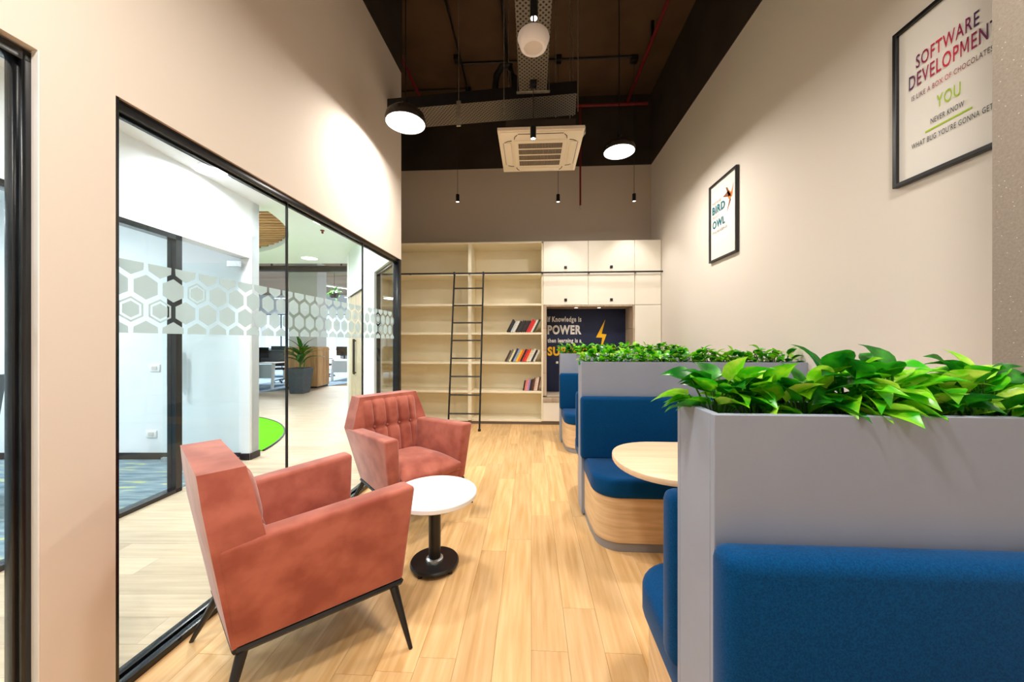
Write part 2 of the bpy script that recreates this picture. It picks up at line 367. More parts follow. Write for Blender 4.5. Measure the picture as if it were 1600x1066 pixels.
MB().box(-7.0, -3.06, -2.1, 4.1, -.01, .004).build('cabin_carpet', M['carpet'], fo)

# right wall
w = struct('wall_right', MB().box(RW, RW+.15, -2.3, BY+.1, 0, HB), M['paint_r'])
MB().box(RW-.012, RW+.15, -2.3, BY+.1, HB, HC).build('upper_band', M['paint_dark'], w)
# back wall
w = struct('wall_back', MB().box(-3.3, RW+.15, BY, BY+.12, 0, HB), M['paint_b'])
MB().box(-3.3, RW+.15, BY-.012, BY+.12, HB, HC).build('upper_band', M['paint_dark'], w)
# speckled pillar standing out of the right wall
struct('wall_pillar', MB().box(1.782, RW, 1.02, 1.485, 0, HC), M['pillar'])
# ceiling
struct('ceiling', MB().box(-3.4, RW+.15, -2.3, BY+.1, HC, HC+.1), M['ceil'])
# left wall with two glazed openings (local x = into the library, y = along)
HG = 2.29; T = .12; S0, S1, S2, S3 = -1.6, 1.162, 1.369, 4.075
w = struct('wall_left', MB().box(-T, 0, -2.3, S0, 0, HG).box(-T, 0, S1, S2, 0, HG).box(-T, 0, -2.3, WEND, HG, HB), M['paint'], None, WO, WRZ)
MB().box(-T, .012, -2.3, WEND, HB, HC).build('upper_band', M['paint_dark'], w)

HEXR = .0575
def hexpts(r): return [(r*math.sin(k*math.pi/3), r*math.cos(k*math.pi/3)) for k in range(6)]
def film_mesh(kind):
    mb = MB(); th = .0008
    def poly(p2): 
        n = len(p2); vs = [(th, a, b) for a, b in p2]+[(-th, a, b) for a, b in p2]
        mb.add(vs, [tuple(range(n)), tuple(range(2*n-1, n-1, -1))]+[(i, i+n, (i+1) % n+n, (i+1) % n) for i in range(n)])
    p = hexpts(HEXR-.005)
    if kind == 'full': poly(p)
    if kind == 'low': poly([(-HEXR*.82, .004), (HEXR*.82, .004), p[2], p[3], p[4]])
    if kind == 'up': poly([p[5], p[0], p[1], (HEXR*.82, .0), (-HEXR*.82, .0)])
    if kind == 'ring':
        q = hexpts(HEXR*.78); s_ = hexpts(HEXR*.6)
        for i in range(6): poly([p[i], p[(i+1) % 6], q[(i+1) % 6], q[i]])
        poly(s_)
    return mb.mesh('frosted_hexagon', M['film'], 0)
HEX = {k: film_mesh(k) for k in ('full', 'low', 'up', 'ring')}
def hexfilm(pane, y0, y1, x, first=False, last=True):
    pitch = .112
    n0 = math.ceil((y0-.2)/pitch)
    for row, (z, kind) in enumerate(((1.678, 'low'), (1.581, 'full'), (1.484, 'full'), (1.387, 'up'))):
        for i in range(n0, n0+60):
            y = i*pitch+(pitch/2 if row % 2 else 0)
            if not (y0-(.05 if first else 0) <= y < y1-(.05 if last else 0)): continue
            k = kind
            if k == 'full' and random.random() < .14: k = 'ring'
            if row == 0 and random.random() < .15: continue
            link('frosted_hexagon', HEX[k], pane, (x, y, z))
# big window
w1 = skel('window_1', WO, WRZ)
MB().box(-.08, -.012, S2, S3, HG-.042, HG, .003).box(-.055, -.037, S2, S3, HG-.055, HG-.04).build('head_frame', M['black_gloss'], w1)
MB().box(-.085, -.045, S2, S3, 0, .035, .003).box(-.03, .004, S2, S3, 0, .03, .003).box(-.05, -.025, S2, S3, 0, .022).build('sill_track', M['black_gloss'], w1)
MB().box(-.08, -.004, S2, S2+.014, 0, HG).build('jamb', M['black_gloss'], w1)
MB().box(-.08, .0, S3-.005, WEND, 0, HG, .003).build('jamb', M['black_gloss'], w1)
joints = [S2+.014, 2.334, 3.313, S3-.005]
for a, b in zip(joints[:-1], joints[1:]):
    p = MB().box(-.045, -.035, a+.002, b-.002, .022, HG-.042).build('pane', M['glass'], w1)
    hexfilm(p, a, b, -.047, a == joints[0], b == joints[-1])
for a in joints[1:-1]: MB().box(-.047, -.033, a-.004, a+.004, .022, HG-.042).build('joint_seal', M['black'], w1)
# near window, at the left edge of the picture
w2 = skel('window_2', WO, WRZ)
MB().box(-.08, -.024, S0, S1, HG-.045, HG-.008, .003).build('head_frame', M['black_gloss'], w2)
MB().box(-.08, -.024, S0, S1, 0, .035, .003).build('sill_track', M['black_gloss'], w2)
MB().box(-.08, -.024, S1-.026, S1-.0, 0, HG-.008, .003).box(-.07, -.04, S1-.036, S1-.02, 0, HG-.03, .002).build('jamb', M['black_gloss'], w2)
MB().box(-.024, -.0, S1-.004, S1+.0005, 0, HG).build('reveal', M['white'], w2)
p = MB().box(-.058, -.048, S0, S1-.03, .03, HG-.045).build('pane', M['glass'], w2); hexfilm(p, S0+.6, S1-.03, -.06)

# angled wall: glazed screen, white pillar, oak door, wall above
wa = struct('wall_far', MB().box(-.1, 0, 0, 3.2, HG, HB).box(-.1, 0, .93, 1.78, 0, HG).box(-.1, 0, 1.78, 3.1, 2.18, HG).box(-.1, 0, 3.1, 3.2, 0, HG), M['white_wall'], None, AO, ARZ)
MB().box(-.1, 0, 0, 3.2, HB, HC).build('upper_band', M['paint_dark'], wa)
w3 = skel('window_3', AO, ARZ)
MB().box(-.07, -.02, 0, .93, HG-.035, HG).box(-.07, -.02, 0, .93, 0, .03).box(-.07, -.02, .0, .02, 0, HG).box(-.07, -.02, .9, .93, 0, HG).build('frame', M['black_gloss'], w3)
MB().box(-.05, -.04, .02, .9, .03, HG-.035).build('pane', M['glass'], w3)
dd = skel('door_1', AO, ARZ)
for k in range(2):
    lf = MB().box(-.08, -.03, 1.79+k*.655, 1.79+k*.655+.645, .01, 2.165, .004).build('leaf', M['door_wood'], dd)
    MB().box(-.12, -.1, 2.38+k*.1, 2.4+k*.1, .8, 1.4, .004).box(-.1, -.08, 2.38+k*.1, 2.4+k*.1, .82, .84).box(-.1, -.08, 2.38+k*.1, 2.4+k*.1, 1.36, 1.38).build('door_handle', M['black'], lf)
MB().box(-.1, .0, 1.78, 3.1, 2.165, 2.185).build('door_frame', M['black'], dd)

# office ceiling with an oval opening for the slatted recess
OX, OZ, ORX, ORZ = -5.75, 4.1, 2.75, 2.62
def oval(n, k=1.0): return [(OX+ORX*k*math.cos(2*math.pi*i/n), OZ+ORZ*k*math.sin(2*math.pi*i/n)) for i in range(n)]
def inside_clip(pts, zmin): return [p for p in pts if p[1] > zmin]
ov = inside_clip(oval(96), 4.28)
b = bmesh.new()
def loop(pts, z):
    vs = [b.verts.new((x, y, z)) for x, y in pts]
    for i in range(len(vs)): b.edges.new((vs[i], vs[(i+1) % len(vs)]))
loop([(-16, -2.3), (-1.6273+.0875*-2.3, -2.3), (-1.3, 4.1), (-2.95, 6.69), (-2.95, 7.3), (-16, 7.3)], HO)
loop(ov, HO)
bmesh.ops.triangle_fill(b, use_beauty=True, use_dissolve=False, edges=b.edges[:])
mb = MB().bm(b)
n = len(ov)
mb.add([(x, y, HO) for x, y in ov]+[(x, y, HO+.16) for x, y in ov], [(i, (i+1) % n, (i+1) % n+n, i+n) for i in range(n)])
mb.box(-16, -2.95, 7.3, 7.4, HO, 3.9)
oc = struct('ceiling', mb, M['white_wall'], None, None, YAW)
MB().box(-9, -2.4, 4.2, 7.0, HO+.2, HO+.22).build('recess_top', M['paint_dark'], oc)
sl = thing('slatted_ceiling_recess', 'oval recess of brown timber slats in the white office ceiling', 'ceiling slats', (0, 0, 0), YAW)
Z = 4.36
while Z < OZ+ORZ-.05:
    hw = ORX*math.sqrt(max(0, 1-((Z-OZ)/ORZ)**2))-.01
    MB().box(-hw, hw, -.03, .03, 0, .07).build('slat', M['slat'], sl, (OX, Z, HO+.07)); Z += .115
# turf below the oval
tf = [(x, y) for x, y in oval(96, .98) if y > 4.28]
tag(MB().prism(tf, 0, .012).build('turf_mat', M['turf'], None, (0, 0, .0), YAW), 'bright green oval turf mat on the office floor behind the cabin wall', 'mat')
o = MB()
for a, c in zip(tf[:-1], tf[1:]): o.tube([(a[0], a[1], .006), (c[0], c[1], .006)], .014, 6)
o.build('edging', M['black'], bpy.data.objects['turf_mat'])

# meeting cabin
cb = struct('wall_cabin', MB().box(-3.14, -3.0, -2.2, 4.25, 2.31, HO).box(-3.1, -3.0, 4.1, 4.25, 0, 2.31).box(-7.1, -3.0, 4.13, 4.25, 0, HO).box(-7.1, -7.0, -2.2, 4.25, 0, HO), M['white_wall'], None, None, YAW)
struct('baseboard_cabin', MB().box(-7, -3.1, 4.115, 4.13, 0, .075).box(-3.1, -3.0, 4.085, 4.1, 0, .075).box(-2.995, -2.985, 4.1, 4.25, 0, .075), M['black'], None, None, YAW)
w4 = skel('window_4', (0, 0, 0), YAW)
MB().box(-3.08, -3.0, -2.1, 3.26, 2.265, 2.31).build('head_frame', M['black_gloss'], w4)
MB().box(-3.08, -3.0, -2.1, 3.26, 0, .035).build('sill_track', M['black_gloss'], w4)
for z0 in (3.2, -.2): MB().box(-3.08, -3.0, z0, z0+.06, 0, 2.31).build('post', M['black_gloss'], w4)
for a, c in ((-.14, 3.2), (-2.1, -.2)): MB().box(-3.045, -3.035, a, c, .03, 2.27).build('pane', M['glass_green'], w4)
d2 = skel('door_2', (0, 0, 0), YAW)
lf = MB().box(-3.93, -3.08, 4.03, 4.042, .02, 2.24).build('glass_leaf', M['glass_green'], d2)
for s in (4.0, 4.06):
    MB().tube([(-3.83, s, .86), (-3.83, s, 1.29)], .018, 10).build('door_handle', M['steel'], lf)
MB().box(-3.94, -3.82, 4.02, 4.05, .0, .05).box(-3.2, -3.08, 4.02, 4.05, 0, .05).box(-3.2, -3.06, 4.02, 4.05, 2.2, 2.26).build('patch_fitting', M['steel'], lf)
for (X, h, wd) in ((-4.11, 1.05, .12), (-4.15, .29, .12)):
    so = tag(MB().box(-wd/2, wd/2, -.012, 0, -.04, .04, .003).box(-.03, .03, -.016, -.01, -.02, .02, mi=1).build('wall_socket', [M['white'], M['mesh_white']], None, cw(X, 4.13, h), YAW),
        'white socket plate on the cabin wall ' + ('at door handle height' if h > .6 else 'low above the black skirting'), 'socket')

# outer shell of the office hall
struct('wall_hall_left', MB().box(-16.1, -16, -2.3, 18, 0, 3.9), M['white_wall'], None, None, YAW)
struct('wall_hall_right', MB().box(-2.95, -2.85, 6.69, 18, 0, 3.9), M['white_wall'], None, None, YAW)
struct('wall_front', MB().box(-16.1, 2.7, -2.4, -2.25, 0, HC), M['paint'], None, None, YAW)
struct('ceiling_hall', MB().box(-16.1, -2.85, 7.3, 18.1, 3.7, 3.8), M['brown_soffit'], None, None, YAW)
mb = MB().box(-16, -2.85, 18, 18.12, 0, .95).box(-16, -2.85, 18, 18.12, 2.75, 3.9)
for k in range(8): mb.box(-16+k*1.75-.14, -16+k*1.75+.14, 18, 18.12, .95, 2.75)
struct('wall_hall_far', mb, M['white_wall'], None, None, YAW)
for k in range(7):
    x0 = -16+k*1.75+.14; x1 = x0+1.75-.28
    wk = skel('window_%d' % (5+k), (0, 0, 0), YAW)
    MB().box(x0, x1, 18.03, 18.07, .95, .99).box(x0, x1, 18.03, 18.07, 2.71, 2.75).box((x0+x1)/2-.02, (x0+x1)/2+.02, 18.03, 18.07, .95, 2.75).build('frame', M['black'], wk)
    MB().box(x0, x1, 18.045, 18.052, .97, 2.73).build('pane', M['glass'], wk)

# ------------------------------------------------------------------ LAMPS
def dome(loc, label, cord_top=HC, on=1.0):
    t = thing('pendant_lamp', label, 'lamp', loc, 0, 'dome pendant lamps')
    MB().lathe([(.0, .118), (.11, .108), (.158, .07), (.169, .03), (.169, 0), (.174, 0), (.178, .03), (.165, .075), (.12, .115), (.05, .125), (.0, .126)], 32).build('shade', M['smoke'], t)
    MB().lathe([(0, .004), (.168, .004), (.168, .012), (0, .013)], 32).build('diffuser', M['glow'], t)
    MB().lathe([(.03, .12), (.03, .19), (.012, .2)], 14).build('cap', M['black'], t)
    MB().tube([(0, 0, .19), (0, 0, cord_top-loc[2]-.02)], .006, 6).build('rod', M['black'], t)
    light('dome_light', 'AREA', (loc[0], loc[1], loc[2]-.008), DOME_W*on, WARM, .33, spread=R(170))
    return t
c = cw(-.95, 3.2); dome((c.x, c.y, 3.3), 'glowing round black pendant lamp beside the cream wall above the armchairs', on=.7)
c = cw(1.22, 4.08); dome((c.x, c.y, 3.51), 'glowing round black pendant lamp near the right wall above the booths', on=1.0)
dome((1.25, .8, 3.5), 'added unseen fill dome lamp above the near planter', on=.75)  # unseen pendant added to brighten the right wall and the near leaves
dome((-.7, .3, 3.4), 'added unseen fill dome lamp above the camera beside the glazed wall', on=1.0)  # added out of view as fill for the left wall and near armchair
dome((1.0, -1.6, 3.5), 'added unseen fill dome lamp at the rear end of the room', on=.35)  # never in view; added for weak fill from behind the camera

def spot(loc, label, power=SPOT_W, ang=85, d=.027, h=.11, top=HC):
    t = thing('pendant_spotlight', label, 'spotlight', loc, 0, 'slim black pendant spotlights')
    MB().lathe([(0, .02), (d*.86, .02), (d*.86, 0), (d, 0), (d, h), (d*.8, h+.004), (0, h+.005)], 18).build('housing', M['black'], t)
    MB().lathe([(0, .004), (d*.84, .004), (d*.84, .012), (0, .013)], 16).build('lens', M['glow'], t)
    MB().tube([(0, 0, h), (0, 0, top-loc[2]-.01)], .0035, 6).build('cord', M['black'], t)
    b_ = .05 if top == HC else .03
    MB().box(-b_, b_, -b_, b_, top-loc[2]-b_*1.6, top-loc[2]-.002, .004).build('junction_box', M['black'], t)
    light('spot_light', 'SPOT', (loc[0], loc[1], loc[2]-.01), power, NEUT, .02, (0, 0, 0), spot_size=R(ang), spot_blend=.6)
for X, Z, z, lb in ((-.82, 5.4, 3.46, 'slim black pendant spotlight above the library ladder'), (.695, 5.4, 3.46, 'slim black pendant spotlight in front of the cabinets, middle of the far three'),
                    (1.84, 5.4, 3.47, 'slim black pendant spotlight nearest the right wall'), (.195, 3.3, 3.22, 'slim black pendant spotlight hanging in front of the air conditioner'),
                    (.15, 2.45, 3.56, 'lit pendant spotlight high behind the white round speaker')):
    c = cw(X, Z); spot((c.x, c.y, z), lb, top=HC if abs(X-.17) > .1 else 3.75)
spot((.55, .25, 3.3), 'slim black pendant spotlight above the camera', 30)

def round_light(X, Z, label, e=1.0):
    t = thing('ceiling_light', label, 'ceiling light', cw(X, Z, HO), 0, 'round office ceiling lights')
    MB().lathe([(.137, -.012), (.155, -.012), (.155, 0), (.137, 0), (.137, -.012)], 28, caps=False).build('frame', M['white'], t)
    MB().lathe([(0, -.013), (.135, -.013), (.135, -.004), (0, -.004)], 28).build('diffuser', M['glow_cool'], t)
    light('office_light', 'AREA', cw(X, Z, HO-.02), OFF_W*e, COOL, .27, spread=R(170))
for X, Z, lb in ((-2.76, 3.37, 'round white ceiling light above the cabin door'), (-2.52, 4.83, 'round white ceiling light above the corridor, left of the oak door'),
                 (-2.4, 1.6, 'round white ceiling light in the corridor nearest the camera'), (-2.3, -.4, 'round white ceiling light in the corridor behind the camera'),
                 (-3.9, 6.9, 'round white ceiling light at the far edge of the office ceiling'),
                 (-5.0, 2.6, 'round white ceiling light inside the glass cabin, far one'), (-4.6, .4, 'round white ceiling light inside the glass cabin, near one'), (-6.2, 1.4, 'round white ceiling light at the back of the cabin')):
    round_light(X, Z, lb, 1.35 if X < -4.4 else .34 if Z < 2 else .62)
def linear(X, Z, h, rz, label, L=1.2, e=1):
    t = thing('linear_light', label, 'lamp', cw(X, Z, h), YAW+rz, 'linear hall lights')
    MB().box(-L/2, L/2, -.03, .03, 0, .05, .004).build('housing', M['white'], t)
    MB().box(-L/2+.01, L/2-.01, -.026, .026, -.012, .001).build('diffuser', M['glow_cool'], t)
    MB().tube([(-L/2+.1, 0, .05), (-L/2+.1, 0, 3.694-h if Z > 7.3 else .15)], .004, 5).tube([(L/2-.1, 0, .05), (L/2-.1, 0, 3.694-h if Z > 7.3 else .15)], .004, 5).build('wire', M['steel'], t)
    light('hall_light', 'AREA', cw(X, Z, h-.03), HALL_W*e, COOL, .8, spread=R(170))
linear(-4.6, 4.95, HO+.02, 0, 'white linear lamp set among the timber ceiling slats', .9, .35)
linear(-6.3, 12.7, 3.3, R(60), 'white linear lamp hanging right of the white column')
linear(-6.6, 15.3, 3.2, R(60), 'white linear lamp hanging deeper in the hall beyond the oak door')
linear(-10.5, 12.5, 3.3, 0, 'white linear lamp hanging over the left desks')
linear(-10.0, 16, 3.3, 0, 'white linear lamp near the far windows')

# ------------------------------------------------------------------ ARMCHAIRS
def chair_parts(root):
    a = MB()
    for s in (1, -1):
        def q(x, y, z): return (x, s*y, z)
        vs = [q(-.30, .15, .25), q(.315, .25, .25), q(-.30, .245, .25), q(.315, .335, .25),
              q(-.37, .235, .665), q(.345, .285, .69), q(-.37, .338, .665), q(.345, .392, .69)]
        if s < 0: vs = [vs[i] for i in (2, 3, 0, 1, 6, 7, 4, 5)]
        MB().hexa(vs, .02, 4).build('arm', M['velvet'], root)
    lv = [(.25, .238, -.308, -.16), (.45, .285, -.342, -.19), (.665, .336, -.378, -.225), (.80, .296, -.396, -.25), (.905, .262, -.406, -.27)]
    b = bmesh.new(); rows = []
    for z, yh, xr, xf in lv: rows.append([b.verts.new(v) for v in ((xr, -yh, z), (xf, -yh, z), (xf, yh, z), (xr, yh, z))])
    for r0, r1 in zip(rows[:-1], rows[1:]):
        for i in range(4): b.faces.new((r0[i], r0[(i+1) % 4], r1[(i+1) % 4], r1[i]))
    b.faces.new(rows[0][::-1]); b.faces.new(rows[-1])
    es = [e for e in b.edges if len(e.link_faces) == 2 and e.calc_face_angle() > R(20)]
    bmesh.ops.bevel(b, geom=es, offset=.026, segments=4, affect='EDGES', profile=.5)
    bk = MB().bm(b).build('backrest', M['velvet'], root)
    # tufted inner back
    nu, nv = 60, 28; seams = (-.165, -.055, .055, .165); vs = []
    for j in range(nv+1):
        v = j/nv; z = .40+v*.488
        yh = .245 if z < .67 else .245+(z-.67)/(.888-.67)*(.004)
        xf = -.185-(z-.45)*.185
        for i in range(nu+1):
            u = -1+2*i/nu; y = u*yh
            e = (1-abs(u)**8)*(1-abs(2*v-1)**10); d = min(abs(y-s_) for s_ in seams)
            g = 1-.55*math.exp(-(d/.009)**2)
            db = min(math.hypot(y-s_, z-.665) for s_ in seams); g *= 1-.75*math.exp(-(db/.022)**2); g *= 1-.28*math.exp(-((z-.665)/.012)**2)
            vs.append((xf-.012+.045*e*g, y, z))
    fs = [(j*(nu+1)+i, j*(nu+1)+i+1, (j+1)*(nu+1)+i+1, (j+1)*(nu+1)+i) for j in range(nv) for i in range(nu)]
    cu = MB().add(vs, fs).build('back_cushion', M['velvet'], root, smooth=80)
    for s_ in seams: MB().lathe([(.011, 0), (.009, .005), (0, .007)], 12, X=Matrix.Translation((-.212, s_, .665)) @ Matrix.Rotation(R(80), 4, 'Y')).build('button', M['velvet'], cu)
    # seat with a soft crown
    b = bmesh.new(); bmesh.ops.create_cube(b, size=1)
    bmesh.ops.subdivide_edges(b, edges=b.edges[:], cuts=9, use_grid_fill=True)
    for v in b.verts:
        x, y, z = v.co*2
        def rr(t): return t
        px = x*.275; py = y*.258; edge = max(abs(x), abs(y)); k = (1-abs(x)**6)*(1-abs(y)**6)
        ztop = .425+.045*k-.02*max(0, x)**3; zbot = .335
        rx = (1-.05*(abs(z)**4)); py *= .92+.1*x
        v.co = Vector((.075+px*rx+.008*(1-z*z)*x, py*rx, zbot+(ztop-zbot)*(z*.5+.5)))
    MB().bm(b).build('seat', M['velvet'], root, smooth=70)
    MB().hexa([(.22, -.25, .25), (.31, -.26, .25), (.22, .25, .25), (.31, .26, .25), (.22, -.262, .335), (.335, -.262, .335), (.22, .262, .335), (.335, .262, .335)], .008, 2).build('front_rail', M['velvet'], root)
    fr = [(-.295, -.235), (.305, -.325), (.305, .325), (-.295, .235)]
    bf = MB()
    for p_, q_ in zip(fr, fr[1:]+fr[:1]): bf.tube([(p_[0], p_[1], .24), (q_[0], q_[1], .24)], .013, 6)
    bf.prism([(x_*.97, y_*.97) for x_, y_ in fr], .243, .256).build('base_frame', M['black'], root)
    for sx in (1, -1):
        for sy in (1, -1):
            MB().tube([(.29, sy*.435, 0), (.275, sy*.295, .25)] if sx > 0 else [(-.365, sy*.32, 0), (-.265, sy*.215, .25)], .0085, 12, r1=.021).build('leg', M['black'], root)
c = cw(-.961, 1.662)
ch1 = thing('armchair', 'nearer terracotta velvet armchair seen from its side, with black tapered legs', 'armchair', c, YAW+R(47), 'terracotta velvet armchairs'); chair_parts(ch1)
c = cw(-.84, 2.88)
ch2 = thing('armchair', 'farther terracotta velvet armchair facing the camera with button tufted back', 'armchair', c, YAW+R(-41), 'terracotta velvet armchairs')
for ch in list(ch1.children):
    k = ch.copy(); COL.objects.link(k); k.parent = ch2
    for g in ch.children: d = g.copy(); COL.objects.link(d); d.parent = k

# coffee table
c = cw(-.465, 2.155)
t = thing('coffee_table', 'small round white coffee table on a black pedestal between the armchairs', 'table', c)
MB().lathe([(0, .424), (.245, .424), (.252, .43), (.252, .45), (.247, .455), (0, .455)], 64).build('tabletop', M['white'], t)
MB().lathe([(.036, .05), (.036, .41), (.11, .416), (.11, .424)], 28).build('column', M['black'], t)
MB().lathe([(.052, .043), (.05, .055), (.038, .06)], 28).build('collar', M['steel'], t)
MB().lathe([(0, .02), (.135, .02), (.144, .026), (.144, .036), (.138, .044), (0, .046)], 48).build('base', M['black'], t)
for k in range(4):
    a = R(45+90*k)+.3; MB().lathe([(.014, 0), (.014, .014), (.008, .022)], 12, c=(.12*math.cos(a), .12*math.sin(a), 0)).build('foot', M['black'], t)

# ------------------------------------------------------------------ BOOTHS
XP = .39; PWD = .193; PH = 1.195; PY = (.787, 2.81, 4.83)
pl_lab = ('nearest tall grey planter partition, its end face towards the aisle', 'middle tall grey planter partition between the two booths', 'farthest tall grey planter partition before the mural')
planters = []
for y, lb in zip(PY, pl_lab):
    t = thing('planter_partition', lb, 'planter', (XP, y, 0), 0, 'grey planter partitions'); planters.append(t); L = RW-XP-.003
    th = .018; zt = PH-.12
    MB().box(0, L, 0, th, .02, PH, .0015, 1).build('front_panel', M['grey'], t)
    MB().box(0, L, PWD-th, PWD, .02, PH, .0015, 1).build('back_panel', M['grey'], t)
    MB().box(.0, th, th, PWD-th, .02, PH, .0015, 1).box(L-th, L, th, PWD-th, .02, PH).box(.01, .035, PWD*.5-.001, PWD*.5+.001, .02, PH-.03).build('end_panel', M['grey'], t)
    MB().box(.012, L-.01, .012, PWD-.012, 0, .03).build('plinth', M['plinth'], t)
    MB().box(th, L-th, th, PWD-th, zt-.02, zt).build('soil', M['soil'], t)
def bench(y, sgn, label, x0=.375, x1=RW-.005):
    """sgn -1: the seat runs towards the camera from partition face y; +1 away from it"""
    t = thing('booth_bench', label, 'bench', (x0, y, 0), 0, 'blue booth benches'); L = x1-x0; D = .5
    def plan(inset, r, d0=.002):
        pts = [(L, d0), (L, D-inset)]
        cx, cy = inset+.03+r, D-inset-r
        for k in range(9):
            a = R(90)+R(90)*k/8; pts.append((cx+(r+0)*math.cos(a), cy+r*math.sin(a)))
        pts += [(.03+inset*.6, cy-.1), (.03+inset*.4, d0)]
        return [(a, sgn*b) for a, b in (pts if sgn > 0 else pts[::-1])]
    MB().prism(plan(.0, .17), .345, .475, .03, 4, both=True).build('seat', M['blue'], t)
    MB().prism(plan(.02, .16), .06, .35).build('base', M['booth_wood'], t)
    MB().prism(plan(.028, .155), 0, .062).build('plinth', M['plinth'], t)
    s0, s1 = sorted((sgn*.002, sgn*.085))
    MB().box(0, L, s0, s1, .46, .935, .03, 4).build('backrest', M['blue'], t)
bench(PY[0], -1, 'blue booth bench with wide backrest nearest the camera, facing it')
bench(PY[0]+PWD, 1, 'blue booth bench on the far side of the nearest planter partition', x1=1.765)
bench(PY[1], -1, 'blue booth bench facing the camera behind the oval wood table')
bench(PY[1]+PWD, 1, 'blue booth bench on the far side of the middle planter partition')
bench(PY[2], -1, 'small-looking blue booth bench in front of the farthest planter partition')
t = thing('booth_table', 'pale wood booth table with rounded end between two blue benches', 'table', (.43, 1.885, 0))
pts = []
L = RW-.43-.004
for k in range(25):
    a = R(90)+R(180)*k/24; pts.append((.30+.30*math.copysign(abs(math.cos(a))**.9, math.cos(a)), .315*math.copysign(abs(math.sin(a))**.9, math.sin(a))))
MB().prism([(L, .315)]+pts+[(L, -.315)], .722, .75, .004, 2, both=True).build('tabletop', M['table_wood'], t)
for x in (.62, 1.3):
    MB().lathe([(.2, 0), (.2, .012), (.04, .02), (.035, .03), (.035, .70), (.1, .722)], 24, c=(x, 0, 0)).build('leg', M['black'], t)

# plants
def leaf_mesh(L, Wd, droop, m, kind='heart'):
    n = 6; vs = []; fs = []
    prof = {'heart': (.0, .36, .5, .46, .33, .16, 0), 'strap': (.12, .3, .42, .5, .42, .24, 0)}[kind]
    for i in range(n+1):
        t_ = i/n; x = L*t_; z = L*(.22*math.sin(t_*1.9)-droop*t_*t_); wv = Wd*prof[i]
        vs += [(x-(.12*L if i == 1 and kind == 'heart' else 0), wv, z+.28*wv), (x, 0, z-.05*wv), (x-(.12*L if i == 1 and kind == 'heart' else 0), -wv, z+.28*wv)]
    for i in range(n):
        k = i*3; fs += [(k, k+1, k+4, k+3), (k+1, k+2, k+5, k+4)]
    return MB().add(vs, fs).mesh('leaf', m, 80)
def leafset(L):
    return [leaf_mesh(L*f, L*f*.78*wf, dr, m) for f, wf, dr, m in ((1, 1, .25, M['leaf_a']), (.85, .9, .1, M['leaf_b']), (1.1, .85, .4, M['leaf_a']), (.9, 1, .3, M['leaf_c']), (1, .8, .15, M['leaf_b']), (.8, 1.05, .5, M['leaf_a']), (1.05, .9, .25, M['leaf_c']))]
def leaf_xf(az, el, roll, p): return Matrix.Translation(p) @ Matrix.Rotation(az, 4, 'Z') @ Matrix.Rotation(-el, 4, 'Y') @ Matrix.Rotation(roll, 4, 'X')
def pothos(x, y, nleaf, ls, hgt, spread, label, group, merged=False, z0=PH-.12):
    t = thing('pothos_plant', label, 'plant', (x, y, z0), random.random()*0, group); st = MB(); big = MB()
    for k in range(nleaf):
        az = random.random()*2*math.pi; f = (k+.5)/nleaf; h = .105+hgt*(f**.8)*random.uniform(.75, 1.1)
        r = spread*random.uniform(.15, 1)*(1-.35*f)
        p = Vector((r*math.cos(az), r*math.sin(az)*.5, h))
        el = random.uniform(-.25, .6)+1.0*max(0, f-.6)
        st.tube([(0, 0, 0), (p.x*.4, p.y*.4, h*.6), tuple(p)], .0022, 4)
        X = leaf_xf(az+random.uniform(-.7, .7), el, random.uniform(-.6, .6), p); me = random.choice(ls)
        if merged: big.add([v.co for v in me.vertices], [list(q.vertices) for q in me.polygons], ls.index(me), X)
        else: link('leaf', me, t).matrix_local = X
    if merged: big.build('foliage', [m.materials[0] for m in ls], t, smooth=80)['kind'] = 'stuff'
    st.build('stem', M['stem'], t)
L1 = leafset(.086)
ORD = ['nearest'] + [w_+' from' for w_ in 'second third fourth fifth sixth seventh eighth ninth tenth eleventh twelfth thirteenth fourteenth fifteenth sixteenth seventeenth eighteenth nineteenth twentieth twenty-first twenty-second'.split()]
x = .455
k = 0
while x < 1.52:
    pothos(x, PY[0]+PWD/2+random.uniform(-.02, .02), 30, L1, random.choice((.05, .065, .08, .11)), .095, 'leafy pothos plant in the nearest grey planter, %s the aisle end' % ORD[k], 'pothos in the nearest planter'); x += .094; k += 1
L2 = leafset(.075)
x = .46; k = 0
while x < RW-.06:
    pothos(x, PY[1]+PWD/2+random.uniform(-.02, .02), 14, L2, random.choice((.07, .09, .10)), .085, 'leafy pothos plant in the middle grey planter, %s the aisle end' % ORD[k], 'pothos in the middle planter'); x += .08; k += 1
x = .46; k = 0
while x < RW-.06:
    pothos(x, PY[2]+PWD/2+random.uniform(-.02, .02), 24, L2, .12, .085, 'pothos plant in the farthest grey planter, %s the aisle end' % ORD[k], 'pothos in the farthest planter', True); x += .1; k += 1

